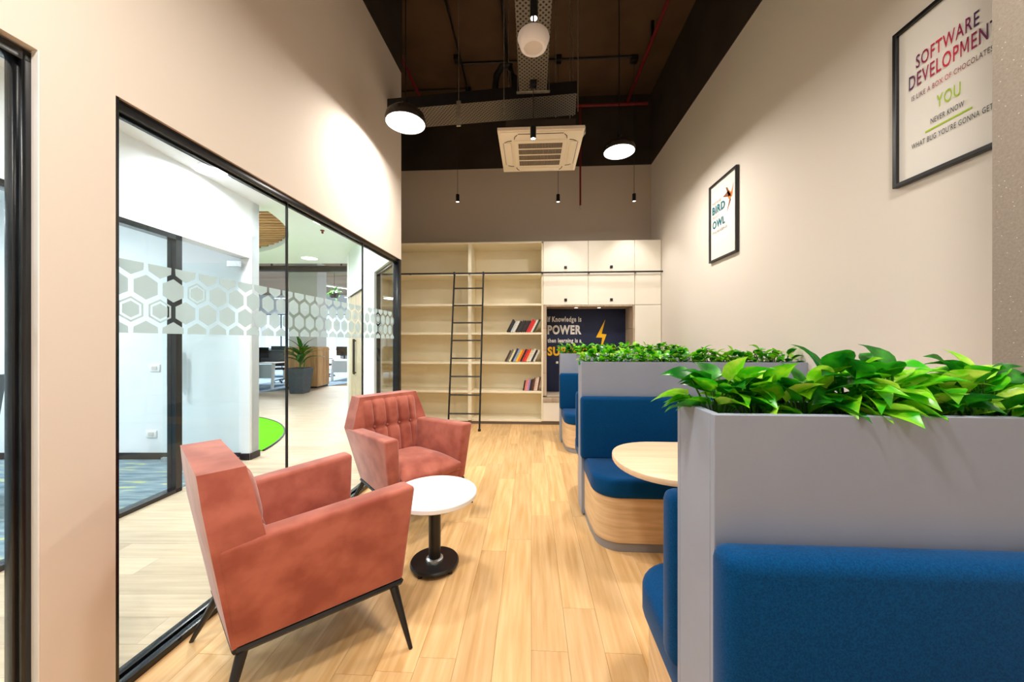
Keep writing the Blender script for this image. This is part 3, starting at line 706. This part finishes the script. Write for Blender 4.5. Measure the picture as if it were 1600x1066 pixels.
# ------------------------------------------------------------------ SHELF WALL
FY = 5.846; BKY = 6.31
t = thing('bookcase', 'tall cream open bookcase with seven rows of shelves behind the ladder', 'bookcase', (0, 0, 0))
XL, XM, XR = -2.55, -1.01, .167
for x0, x1 in ((XL-.02, XL), (XM-.028, XM+.028), (XR, XR+.026)): MB().box(x0, x1, FY+(.0 if x0 > 0 else .004), BKY, .06, 2.985, .002, 1).build('side_panel' if x0 != XM-.028 else 'divider', M['cream'], t)
zs = (.07, .535, 1.009, 1.493, 1.966, 2.466)
for x0, x1 in ((XL, XM-.028), (XM+.028, XR)):
    for z in zs: MB().box(x0+.001, x1-.001, FY+.008, BKY, z-.022, z+.012, .002, 1).build('shelf', M['cream'], t)
    MB().box(x0, x1, BKY, BY-.013, .06, 2.985).build('back_panel', M['cream'], t)
MB().box(XL-.02, XR+.026, FY, BKY, 2.958, 2.99, .002, 1).build('top_panel', M['cream'], t)
MB().box(XL, RW-.006, FY+.03, FY+.05, 0, .058).build('plinth', M['skirt'], t)
# ladder and rail
t = thing('ladder_rail', 'long black ladder rail running across the bookcase and cabinets', 'rail', (0, 0, 0))
MB().tube([(-2.5, FY-.06, 2.467), (RW-.003, FY-.06, 2.467)], .013, 10).build('bar', M['black'], t)
for x in (-2.0, -1.01, .18, .93, 1.66): MB().box(x-.012, x+.012, FY-.062, FY+.004, 2.458, 2.478).build('bracket', M['black'], t)
t = thing('library_ladder', 'black metal library ladder leaning on the rail of the bookcase', 'ladder', (0, 0, 0))
def lad(x, z): return (x, 5.385+.154*z, z)
for xa, xb in ((-1.262, -1.245), (-.783, -.772)):
    MB().tube([lad(xa, .0), lad(xb, 2.455)], .014, 8).build('rail', M['black'], t)
    MB().lathe([(.022, 0), (.022, .03), (.014, .035)], 12, c=(xa, 5.385, 0)).build('foot', M['black'], t)
for k in range(8):
    z = .254+.28*k; MB().tube([lad(-1.262+.007*z, z), lad(-.783+.004*z, z)], .0115, 8).build('rung', M['black'], t)
for x in (-1.245, -.772): MB().box(x-.014, x+.014, 5.74, 5.785, 2.43, 2.484, .003).build('hook', M['black'], t)
# cabinets
def cabinet(x0, x1, z0, z1, label, knob=True, group='white wall cabinets'):
    t = thing('wall_cabinet', label, 'cabinet', (x0, FY, z0), 0, group); w, h = x1-x0, z1-z0
    MB().box(0, w, .022, BKY-FY+.01, 0, h).build('body', M['cab'], t)
    d = MB().box(.003, w-.003, 0, .02, .003, h-.003, .002, 1).build('door', M['cab'], t)
    if knob: MB().box(w/2-.022, w/2+.022, -.016, 0, .06, .105, .003).build('handle', M['black'], d)
C0 = .194
cabinet(C0, .918, 2.476, 2.988, 'upper white cabinet beside the open shelves, above the rail')
cabinet(.919, 1.655, 2.476, 2.988, 'upper white cabinet with black square knob, second from the shelves')
cabinet(C0, .918, 1.948, 2.474, 'lower white cabinet above the left half of the mural niche')
cabinet(.919, 1.655, 1.948, 2.474, 'lower white cabinet above the right half of the mural niche')
cabinet(1.657, RW-.006, 2.476, 2.988, 'narrow white cabinet in the top corner at the right wall', False)
cabinet(1.657, RW-.006, 1.948, 2.474, 'narrow white cabinet at the right wall just below the rail', False)
cabinet(1.657, RW-.006, .06, 1.946, 'tall narrow white cabinet standing beside the mural niche', False)
# niche
t = thing('reading_nook', 'taupe tile lined reading niche with bench below the white cabinets', 'nook', (0, 0, 0))
zz = (.47, .84, 1.21, 1.57, 1.946)
for a, b_ in zip(zz[:-1], zz[1:]):
    MB().box(C0, C0+.055, FY, BKY, a+.002, b_-.002, .002, 1).build('tile', M['tile_wood'], t)
    MB().box(1.63, 1.656, FY, FY+.235, a+.002, b_-.002, .002, 1).build('tile', M['tile_wood'], t)
    MB().box(1.632, 1.656, FY+.239, BKY, a+.002, b_-.002, .002, 1).build('tile', M['tile_wood'], t)
for k in range(3): MB().box(C0+.056+k*.459, C0+.056+k*.459+.455, FY, BKY, 1.925, 1.946, .002, 1).build('tile', M['tile_wood'], t)
MB().box(C0, 1.656, FY-.01, BKY, .37, .45, .004, 2).build('bench_board', M['tile_wood'], t)
MB().box(C0+.057, 1.628, FY+.0, BKY, .45, .48, .012, 3).build('cushion', M['fabric_grey'], t)
MB().box(C0, 1.655, FY+.0, FY+.02, .062, .366, .002, 1).box(C0, 1.655, FY+.02, BKY, .06, .366).build('drawer_front', M['cab'], t)
for x in (.75, 1.13):
    d = thing('niche_downlight', 'tiny round downlight in the niche ceiling, ' + ('left one' if x < 1 else 'right one'), 'spotlight', (x, 6.05, 1.924), 0, 'niche downlights')
    MB().lathe([(.029, 0), (.04, 0), (.04, -.004), (.029, -.004), (.029, 0)], 18, caps=False).build('ring', M['white'], d); MB().lathe([(0, -.003), (.028, -.003), (.028, 0), (0, 0)], 16).build('lens', M['glow'], d)
    light('niche_light', 'SPOT', (x, 6.05, 1.915), 2.5, NEUT, .02, spot_size=R(110), spot_blend=.7)
t = thing('quote_mural', 'navy mural panel with white and yellow quote and lightning bolt', 'mural', (0, 6.305, 0))
MB().box(C0+.056, 1.63, -.0, .005, .482, 1.924).build('panel', M['navy'], t)
XF = Matrix.Translation((0, -.002, 0)) @ Matrix.Rotation(R(90), 4, 'X')
text('If Knowledge is', .285, .872, 1.705, .088, M['txt_white'], t, XF, off=.03)
text('POWER', .285, .872, 1.492, .145, M['txt_white'], t, XF, off=.045)
text('then learning is a', .285, .872, 1.342, .07, M['txt_white'], t, XF, off=.03)
text('SUPERPOWER', .285, 1.5, 1.118, .142, M['txt_yellow'], t, XF, off=.045)
bolt = [(1.285, 1.742), (1.125, 1.428), (1.232, 1.424), (1.19, 1.16), (1.306, 1.482), (1.222, 1.492)]
MB().prism([(a, b_) for a, b_ in bolt], 0, .003, X=Matrix.Translation((0, 0, 0)) @ Matrix.Rotation(R(90), 4, 'X')).build('lightning_bolt', M['txt_yellow'], t)
tag(MB().box(-.02, .02, -.012, 0, -.02, .02, .004).build('wall_socket', M['white'], None, (.452, 6.304, .99)), 'small white socket on the navy mural under the yellow word', 'socket')

# books
def book(x, y, z, th, h, d, lean, col, label, group):
    mb = MB().box(-th, -th+.003, 0, d, 0, h).box(-.003, 0, 0, d, 0, h).box(-th+.003, -.003, 0, .004, 0, h).box(-th+.003, -.003, .004, d-.006, .004, h-.004, mi=1)
    key = 'book_cover_%02x%02x%02x' % col
    m = bpy.data.materials.get(key) or mat(key, col, .5, c2=tuple(min(255, int(v*.8+22)) for v in col), scale=22, stretch=(1, 1, 3), lo=.5, hi=.6)
    o = mb.build('book', [m, M['paper']], None, (x, y, z)); o.rotation_euler = (0, lean, 0); tag(o, label, 'book', group)
ordn = ['leftmost', 'second from the left', 'third from the left', 'fourth from the left', 'fifth from the left', 'sixth from the left', 'seventh from the left', 'eighth from the left', 'ninth from the left', 'tenth from the left', 'eleventh from the left', 'twelfth from the left', 'thirteenth from the left', 'fourteenth from the left']
K, Wt, Rd, Gr = (24, 22, 24), (226, 222, 212), (206, 30, 34), (110, 108, 104)
rows = [('top row', 1.506, R(27), .235, -.02, [('black', K), ('black', (34, 32, 36)), ('pale grey', (196, 204, 204)), ('white', Wt), ('black', K), ('dark grey', (50, 46, 46)), ('black', K), ('dark brown', (52, 34, 30)), ('black', K), ('red', Rd), ('red', (222, 40, 38)), ('white', Wt), ('dark green', (44, 62, 46))]),
        ('middle row', 1.022, R(26), .235, .0, [('dark brown', (74, 50, 42)), ('grey', Gr), ('cream', (230, 220, 160)), ('navy', (34, 42, 80)), ('pale blue', (150, 164, 190)), ('yellow', (240, 196, 30)), ('orange', (232, 110, 30)), ('black', K), ('red', Rd), ('orange red', (226, 66, 30)), ('cream', (222, 206, 170)), ('white', Wt), ('black', K), ('grey white', (206, 200, 186))]),
        ('bottom row', .548, R(10), .235, .0, [('black', K), ('salmon', (226, 130, 104)), ('pink', (224, 140, 166)), ('lavender', (160, 140, 190)), ('black', K), ('dark brown', (70, 42, 34)), ('brown', (104, 70, 50)), ('pale pink', (226, 186, 170)), ('cream', (224, 214, 196)), ('dark red', (100, 34, 34))])]
for rn, z, lean, h, dx, cols in rows:
    span = .30/len(cols)*1.0 if rn != 'bottom row' else .032
    th = .042 if rn == 'top row' else .0395 if rn == 'middle row' else .031
    x = XR-.003-h*math.sin(lean)-.004
    for i in range(len(cols)-1, -1, -1):
        nm, c_ = cols[i]; hh = h*random.uniform(.86, 1.0)*(1.0 if rn != 'bottom row' else .78+.022*i); tk = th*random.uniform(.8, 1.0)*.86
        if rn == 'top row': tk *= .95
        pos = 'rightmost' if i == len(cols)-1 else ordn[i]
        book(x, FY+.06, z, tk, hh, .16, lean, c_, f'{nm} book leaning in the {rn} of books, {pos}', f'books in the {rn}')
        x -= tk/math.cos(lean)+.001

# ------------------------------------------------------------------ POSTERS on the right wall
PX = Matrix(((0, 0, -1, 0), (-1, 0, 0, 0), (0, 1, 0, 0), (0, 0, 0, 1)))   # local x -> -y, y -> z, z -> -x
def poster(y_left, wd, z0, z1, label):
    t = thing('framed_poster', label, 'poster', (RW-.001, y_left, 0), 0, 'framed posters'); f = .022
    A = PX
    for a in ((0, f, z0, z1), (wd-f, wd, z0, z1), (f, wd-f, z0, z0+f), (f, wd-f, z1-f, z1)):
        MB().box(a[0], a[1], a[2], a[3], 0, .03, .002, 1, X=A).build('frame_bar', M['black'], t)
    MB().box(f, wd-f, z0+f, z1-f, .002, .012, X=A).build('print', M['poster'], t)
    return t, A @ Matrix.Translation((0, 0, .013))
def gradient(c0, c1, c2_, w):
    m, nt, b = base('red_centred_ink'); N, L = nt.nodes, nt.links
    tc = N.new('ShaderNodeTexCoord'); sp = N.new('ShaderNodeSeparateXYZ'); r = N.new('ShaderNodeValToRGB')
    L.new(tc.outputs['Object'], sp.inputs[0]); dv = N.new('ShaderNodeMath'); dv.operation = 'DIVIDE'; vl = N.new('ShaderNodeValue'); vl.name = 'word_width'
    L.new(sp.outputs['X'], dv.inputs[0]); L.new(vl.outputs[0], dv.inputs[1]); L.new(dv.outputs[0], r.inputs[0])
    e = r.color_ramp.elements; e[0].color = lin(c0); e[1].color = lin(c2_); e[1].position = .95; q = e.new(w); q.color = lin(c1)
    L.new(r.outputs[0], b.inputs['Base Color']); return m
G1 = gradient((80, 16, 70), (206, 20, 60), (60, 24, 80), .42); G2 = gradient((50, 18, 76), (206, 20, 60), (50, 20, 80), .5); G3 = gradient((40, 30, 60), (190, 40, 60), (40, 30, 60), .45)
t, A = poster(2.152, .53, 2.219, 3.09, 'framed poster about software development beside the speckled pillar')
text('SOFTWARE', .114, .386, 2.818, .069, G1, t, A, off=.008)
text('DEVELOPMENT', .078, .455, 2.722, .074, G2, t, A, off=.008)
text('IS LIKE A BOX OF CHOCOLATES', .092, .436, 2.655, .027, G3, t, A)
text('YOU', .212, .314, 2.543, .064, M['lime'], t, A, off=.0)
text('NEVER KNOW', .185, .328, 2.478, .028, M['ink'], t, A)
MB().box(.158, .357, 2.447, 2.455, 0, .002, X=A).build('underline', M['lime'], t)
text("WHAT BUG YOU'RE GONNA GET", .092, .436, 2.394, .028, M['ink'], t, A)
t, A = poster(4.262, .556, 2.256, 3.13, 'framed poster with teal words and an orange folded paper bird')
u = lambda y: 4.262-y
text("I'M NOT AN EARLY", u(4.206), u(4.01), 2.893, .03, M['inkred'], t, A)
text('BIRD', u(4.206), u(3.942), 2.79, .082, M['teal'], t, A, off=.03)
text('OR A NIGHT', u(4.2), u(4.051), 2.735, .03, M['inkred'], t, A)
text('OWL', u(4.2), u(3.942), 2.628, .08, M['teal'], t, A, off=.03)
text("I'M SOME FORM OF", u(4.2), u(3.895), 2.563, .03, M['inkred'], t, A)
bird = thing
def tri(pts, m): MB().prism([(u(a), b_) for a, b_ in pts], 0, .002, X=A).build('paper_bird', m, t)
tri([(3.984, 2.913), (3.87, 2.94), (3.86, 2.87)], M['orange2']); tri([(3.924, 2.99), (3.90, 2.985), (3.83, 2.88), (3.87, 2.87)], M['orange2'])
tri([(3.779, 2.985), (3.80, 2.94), (3.85, 2.87), (3.81, 2.85)], M['orange1']); tri([(3.87, 2.94), (3.82, 2.90), (3.84, 2.83), (3.88, 2.86)], M['orange1']); tri([(3.85, 2.85), (3.83, 2.83), (3.90, 2.73)], M['orange2'])

# ------------------------------------------------------------------ CEILING SERVICES
# air conditioner
c = cw(.30, 3.86)
t = thing('air_conditioner', 'square ivory ceiling cassette air conditioner with slatted grille', 'air conditioner', (c.x, c.y, 3.39))
h_ = .42
MB().prism([(h_-.03*(1-math.cos(a)) if 0 else q[0], q[1]) for q in [] ] or [(-h_, -h_), (h_, -h_), (h_, h_), (-h_, h_)], 0, .03).box(-.40, .40, -.40, .40, -.012, .002, .006, 2).build('panel', M['ac'], t)
MB().box(-.27, .27, -.27, .27, -.024, -.01, .008, 2).build('grille_frame', M['ac'], t)
MB().box(-.225, .225, -.225, .225, -.026, -.022).build('grille_gap', M['ac_dark'], t)
for k in range(4):
    y0 = -.225+k*.1165; g = MB().box(-.225, .225, y0+.088, y0+.103, -.032, -.022, .002, 1)
    if k < 3: g.build('grille_slat', M['ac'], t)
for k in range(30): MB().box(-.221+k*.0152, -.2175+k*.0152, -.225, .225, -.0275, -.0255).build('grille_slat', M['tile_wood'], t)
for k in range(4):
    Xr = Matrix.Rotation(R(90)*k, 4, 'Z')
    lv = MB().box(-.23, .23, -.375, -.30, -.018, -.010, .008, 2, X=Xr).build('louvre', M['ac'], t)
    arc = [(-.27+.0, -.285, -.014)]+[(-.25+.035*math.sin(a)*0-.0, -.29-.0, -.014)]
    MB().tube([tuple(Xr @ Vector(p_)) for p_ in ((-.262, -.29, -.0125), (-.255, -.33, -.0125), (-.22, -.375, -.0125), (.22, -.375, -.0125), (.255, -.33, -.0125), (.262, -.29, -.0125))], .0045, 6).build('slot', M['ac_dark'], t)
MB().box(-.34, .34, -.34, .34, .03, .15, .006, 2).build('body', M['paint_dark'], t)
MB().tube([(.33, -.1, .10), (.42, -.1, .10), (.45, -.1, .14), (.45, -.1, .2)], .025, 10).build('refrigerant_pipe', M['metal'], t)
for sx in (-1, 1):
    for sy in (-1, 1): MB().tube([(sx*.36, sy*.36, .2), (sx*.36, sy*.36, HC-3.39)], .004, 6).build('hanger_rod', M['metal'], t)
# cable trays
def tray(p0, p1, width, z, label, up=.1):
    p0 = Vector((p0.x, p0.y, 0)); p1 = Vector((p1.x, p1.y, 0)); d = p1-p0; Ln = d.length; a = math.atan2(d.y, d.x)
    t = thing('cable_tray', label, 'cable tray', (p0.x, p0.y, z), a)
    MB().box(0, Ln, 0, width, 0, .003).build('perforated_plate', M['perf'], t)
    MB().box(0, Ln, -.003, 0, 0, up).box(0, Ln, width, width+.003, 0, up).build('side_rail', M['black'], t)
    return t, Ln
tb, Ln = tray(cw(-1.31, 3.74), cw(.63, 3.48), .33, 3.765, 'dark perforated cable tray crossing the room below the ceiling', .12)
for u_ in (.78,): 
    MB().box(u_-.021, u_+.021, -.022, -.008, -.235, .02, .001, 1).build('strut', M['metal'], tb)
    MB().tube([(u_, -.015, 0), (u_, -.015, HC-3.765)], .004, 6).build('hanger_rod', M['metal'], tb)
for u_ in (1.75, 1.93): MB().tube([(u_, .345, -.0), (u_, .345, HC-3.765)], .004, 6).build('hanger_rod', M['metal'], tb)
MB().tube([(1.13, .2, .01), (1.11, .2, .2), (1.13, .2, .40), (1.19, .2, .49), (1.28, .2, .48), (1.32, .2, .36), (1.33, .2, 0.01)], .036, 10).build('conduit_loop', M['black'], tb)
ta, Ln = tray(cw(.335, 3.46)-Vector((.0, 0, 0)), cw(.335, 3.46)-Vector((0, 5.0, 0)), -.267, 3.75, 'dark perforated cable tray running along the room overhead', .1)
MB().box(.02, .05, -.29, .03, -.012, -.001, .001, 1).build('strut', M['metal'], ta)
for y_ in (-.28, .02): MB().tube([(.035, y_, 0), (.035, y_, HC-3.75)], .004, 6).build('hanger_rod', M['metal'], ta)
# speaker
c = cw(.14, 2.34)
t = thing('pendant_speaker', 'white round pendant speaker hanging under the cable tray', 'speaker', (c.x, c.y, 3.265))
MB().lathe([(.06, .010), (.062, 0), (.074, .001), (.086, .012), (.104, .066), (.1, .082), (.07, .09), (0, .092)], 40).build('body', M['speaker'], t)
MB().lathe([(0, .008), (.06, .008), (.06, .013), (0, .013)], 32).build('grille', M['mesh_white'], t)
MB().tube([(0, 0, .09), (0, 0, .484)], .006, 8).build('cord', M['black'], t)
# conduits on the ceiling
def pipe(name, label, cat, pts, r, m, boxes=(), g=None):
    t = thing(name, label, cat, (0, 0, 0), 0, g); MB().tube(pts, r, 10).build('pipe', m, t)
    for b_ in boxes: MB().box(b_[0]-.045, b_[0]+.045, b_[1]-.045, b_[1]+.045, b_[2]-.05, b_[2]+.03, .004).build('junction_box', M['black'], t)
    return t
yq = cw(0, 5.4).y
pipe('conduit', 'black conduit crossing the ceiling above the pendant spotlights', 'conduit', [(-1.1, yq+.06, HC-.03), (1.55, yq+.06, HC-.03)], .014, M['black'])
pipe('conduit', 'black conduit along the ceiling on the left side', 'conduit', [(-1.06, -1.5, HC-.06), (-1.06, 6.0, HC-.06)], .014, M['black'], [(-1.06, 6.0, HC-.06)])
pipe('conduit', 'pair-width black conduit along the ceiling near the middle', 'conduit', [(-.36, -1.5, HC-.05), (-.36, 5.8, HC-.05)], .022, M['black'])
pipe('conduit', 'short black conduit crossing the ceiling at the far left corner', 'conduit', [(-2.2, 6.0, HC-.03), (-1.06, 6.0, HC-.03)], .012, M['black'])
t = pipe('sprinkler_pipe', 'red sprinkler pipe along the right side of the ceiling with a drop', 'pipe', [(1.62, -1.5, 5.4), (1.62, 6.12, 5.4)], .024, M['red_pipe'])
MB().tube([(.5, 6.12, 5.35), (1.95, 6.12, 5.35)], .026, 10).build('cross_pipe', M['red_pipe'], t)
MB().tube([(.83, 6.12, 5.35), (.83, 6.12, 3.66)], .016, 10).build('drop_pipe', M['red_pipe'], t)
MB().lathe([(.016, .06), (.02, .05), (.012, .03), (.018, .025), (.006, 0)], 12, c=(.83, 6.12, 3.6)).build('sprinkler_head', M['metal'], t)
for y in (1.2, 3.2, 4.9): MB().box(1.6, 1.64, y-.02, y+.02, 5.4, HC).build('hanger', M['black'], t)
t = pipe('sprinkler_pipe', 'red sprinkler pipe along the far left corner of the ceiling', 'pipe', [(-1.84, 4.3, 5.4), (-1.84, 6.12, 5.4)], .024, M['red_pipe'])
MB().box(-1.87, -1.83, 4.55, 4.59, 5.4, HC).build('hanger', M['black'], t)
t = thing('ceiling_sprinkler', 'tiny red sprinkler in the white office ceiling', 'sprinkler', cw(-2.75, 5.2, HO))
MB().lathe([(.03, 0), (.03, -.008), (.012, -.012), (.016, -.04), (.004, -.05)], 12).build('head', M['red_pipe'], t)

# ------------------------------------------------------------------ OFFICE HALL
def office_chair(X, Z, rz, label, shell=None, g='black office chairs in the hall'):
    t = thing('office_chair', label, 'chair', cw(X, Z), YAW+rz, g); sh = shell or M['chairmesh']
    MB().box(-.24, .24, -.24, .24, .44, .51, .03, 3).build('seat', sh, t)
    MB().hexa([(-.21, .20, .56), (.21, .20, .56), (-.21, .24, .56), (.21, .24, .56), (-.2, .28, 1.08), (.2, .28, 1.08), (-.2, .31, 1.08), (.2, .31, 1.08)], .02, 2).build('backrest', sh, t)
    MB().tube([(0, .1, .44), (0, .26, .46), (0, .27, .7)], .025, 8).build('back_stem', M['black'], t)
    for s in (-1, 1): MB().tube([(s*.24, .05, .46), (s*.29, .05, .5), (s*.29, .05, .68)], .016, 8).box(s*.29-.03, s*.29+.03, -.12, .14, .68, .705, .008, 2).build('armrest', M['black'], t)
    MB().tube([(0, 0, .1), (0, 0, .44)], .028, 10).build('gas_lift', M['steel'], t)
    st = MB(); 
    for k in range(5):
        a = 2*math.pi*k/5+.3; st.tube([(0, 0, .12), (.28*math.cos(a), .28*math.sin(a), .075)], .022, 8, r1=.015)
    st.build('star_base', M['black'], t)
    for k in range(5):
        a = 2*math.pi*k/5+.3; MB().tube([(.28*math.cos(a)-.02*math.sin(a), .28*math.sin(a)+.02*math.cos(a), .03), (.28*math.cos(a)+.02*math.sin(a), .28*math.sin(a)-.02*math.cos(a), .03)], .03, 10).build('castor', M['black'], t)
def desk(X, Z, w, label, mons=2):
    t = thing('desk', label, 'desk', cw(X, Z), YAW, 'white office desks')
    MB().box(0, w, 0, 1.3, .725, .75, .003, 1).build('desk_top', M['desk'], t)
    MB().box(.08, w-.08, .03, .05, .30, .70).build('modesty_panel', M['desk_p'], t)
    for x in (.06, w-.06):
        MB().hexa([(x-.03, 0, 0), (x+.03, 0, 0), (x-.03, .06, 0), (x+.03, .06, 0), (x-.03, .06, .725), (x+.03, .06, .725), (x-.03, .12, .725), (x+.03, .12, .725)]).hexa([(x-.03, 1.24, 0), (x+.03, 1.24, 0), (x-.03, 1.3, 0), (x+.03, 1.3, 0), (x-.03, 1.18, .725), (x+.03, 1.18, .725), (x-.03, 1.24, .725), (x+.03, 1.24, .725)]).build('leg', M['desk'], t)
    MB().box(.05, w-.05, .63, .66, .75, 1.1, .003, 1).build('screen_divider', M['chair_grey'], t)
    return t
def monitor(X, Z, label):
    t = thing('monitor', label, 'monitor', cw(X, Z, .7505), YAW, 'desk monitors')
    MB().box(-.27, .27, -.015, .015, .12, .44, .005, 1).build('screen', M['screen'], t); MB().box(-.02, .02, .0, .03, .01, .2).build('neck', M['black'], t); MB().box(-.1, .1, -.07, .08, 0, .012, .003, 1).build('foot', M['black'], t)
desk(-8.9, 10.3, 2.05, 'white desk with pale blue-grey front panel left of the timber box')
desk(-10.2, 13.4, 2.4, 'white desk behind the nearer left desk')
desk(-6.25, 12.3, 2.2, 'white desk right of the timber clad box')
for X, Z, lb in ((-8.2, 10.6, 'dark monitor on the nearest left desk, left one'), (-7.5, 10.65, 'dark monitor on the nearest left desk, right one'), (-5.9, 12.6, 'dark monitor on the right desk, left one'), (-5.2, 12.6, 'dark monitor on the right desk, middle one'), (-4.5, 12.6, 'dark monitor on the right desk, right one'), (-9.0, 13.8, 'dark monitor on the rear left desk')):
    monitor(X, Z, lb)
office_chair(-7.6, 11.95, R(180+20), 'black mesh office chair behind the nearest left desk, left one')
office_chair(-6.85, 12.05, R(150), 'black mesh office chair behind the nearest left desk, right one')
office_chair(-7.3, 9.75, R(10), 'black mesh office chair tucked in front of the nearest left desk')
office_chair(-7.2, 13.9, R(90), 'black mesh office chair at the end of the rear left desk')
office_chair(-5.0, 14.2, R(180), 'black mesh office chair behind the right desk, left one')
office_chair(-4.2, 14.2, R(170), 'black mesh office chair behind the right desk, right one')
office_chair(-4.5, 2.75, R(-70), 'grey shelled office chair inside the glass cabin', M['chair_grey'], 'cabin chairs')
# white column and timber cladding
struct('trim_column', MB().box(-6.55, -5.72, 10.52, 11.05, 1.2, 3.7), M['white_wall'], None, None, YAW)
t = thing('timber_box', 'vertical timber strip clad box around the foot of the white column', 'cladding', (0, 0, 0), YAW)
MB().box(-6.62, -5.7, 10.48, 11.1, 0, .05).build('plinth', M['black'], t)
MB().box(-6.63, -5.69, 10.47, 11.12, 1.17, 1.2).build('cap', M['bark'], t)
for k in range(10): MB().box(-6.63+k*.094, -6.63+k*.094+.088, 10.45, 10.48, .05, 1.17).build('strip', M['bark'], t)
for k in range(7): MB().box(-5.7, -5.67, 10.46+k*.094, 10.46+k*.094+.088, .05, 1.17).build('strip', M['bark'], t)
MB().box(-6.62, -5.7, 10.48, 11.1, .05, 1.17).build('core', M['bark'], t)
# duct
t = thing('ceiling_duct', 'long dark duct crossing the hall below the brown ceiling', 'duct', (0, 0, 0), YAW); MB().tube([(-15, 10.3, 3.45), (-3, 10.3, 3.45)], .09, 14).build('duct', M['black'], t)
for x in (-6.9, -4.9): MB().box(x-.02, x+.02, 10.28, 10.32, 3.5, 3.7).build('hanger', M['black'], t)
# potted dracaena
pt = thing('potted_plant', 'tall tapered slate grey pot with spiky green plant beside the timber box', 'plant', cw(-5.62, 9.5), YAW)
MB().hexa([(-.17, -.17, 0), (.17, -.17, 0), (-.17, .17, 0), (.17, .17, 0), (-.24, -.24, .66), (.24, -.24, .66), (-.24, .24, .66), (.24, .24, .66)], .01, 1).build('pot', M['pot'], pt)
MB().box(-.21, .21, -.21, .21, .655, .668).build('soil', M['soil'], pt)
MB().tube([(0, 0, .66), (.02, 0, 1.0)], .02, 8).tube([(.08, .03, .66), (.12, .03, .9)], .015, 8).build('stem', M['stem'], pt)
ps = [leaf_mesh(.62, .11, .45, M['palm'], 'strap'), leaf_mesh(.5, .1, .15, M['palm'], 'strap'), leaf_mesh(.7, .11, .75, M['palm'], 'strap')]
for k in range(26):
    link('leaf', random.choice(ps), pt).matrix_local = leaf_xf(k*2.4, random.uniform(.2, 1.35), random.uniform(-.3, .3), Vector((.02+.02*random.random(), 0, .74+.3*k/26)))
# hanging plant further back
hp_ = thing('hanging_plant', 'green trailing plant hanging from the hall ceiling beyond the column', 'plant', cw(-6.05, 12.2, 3.0), YAW)
MB().lathe([(.1, -.16), (.16, -.02), (.16, 0)], 16).build('pot', M['black'], hp_); MB().tube([(0, 0, -.1), (0, 0, .7)], .006, 6).build('cord', M['black'], hp_)
for k in range(22): link('leaf', random.choice(ps), hp_).matrix_local = leaf_xf(k*2.4, random.uniform(-.6, 1.0), 0, Vector((0, 0, .0))) @ Matrix.Scale(.55, 4)
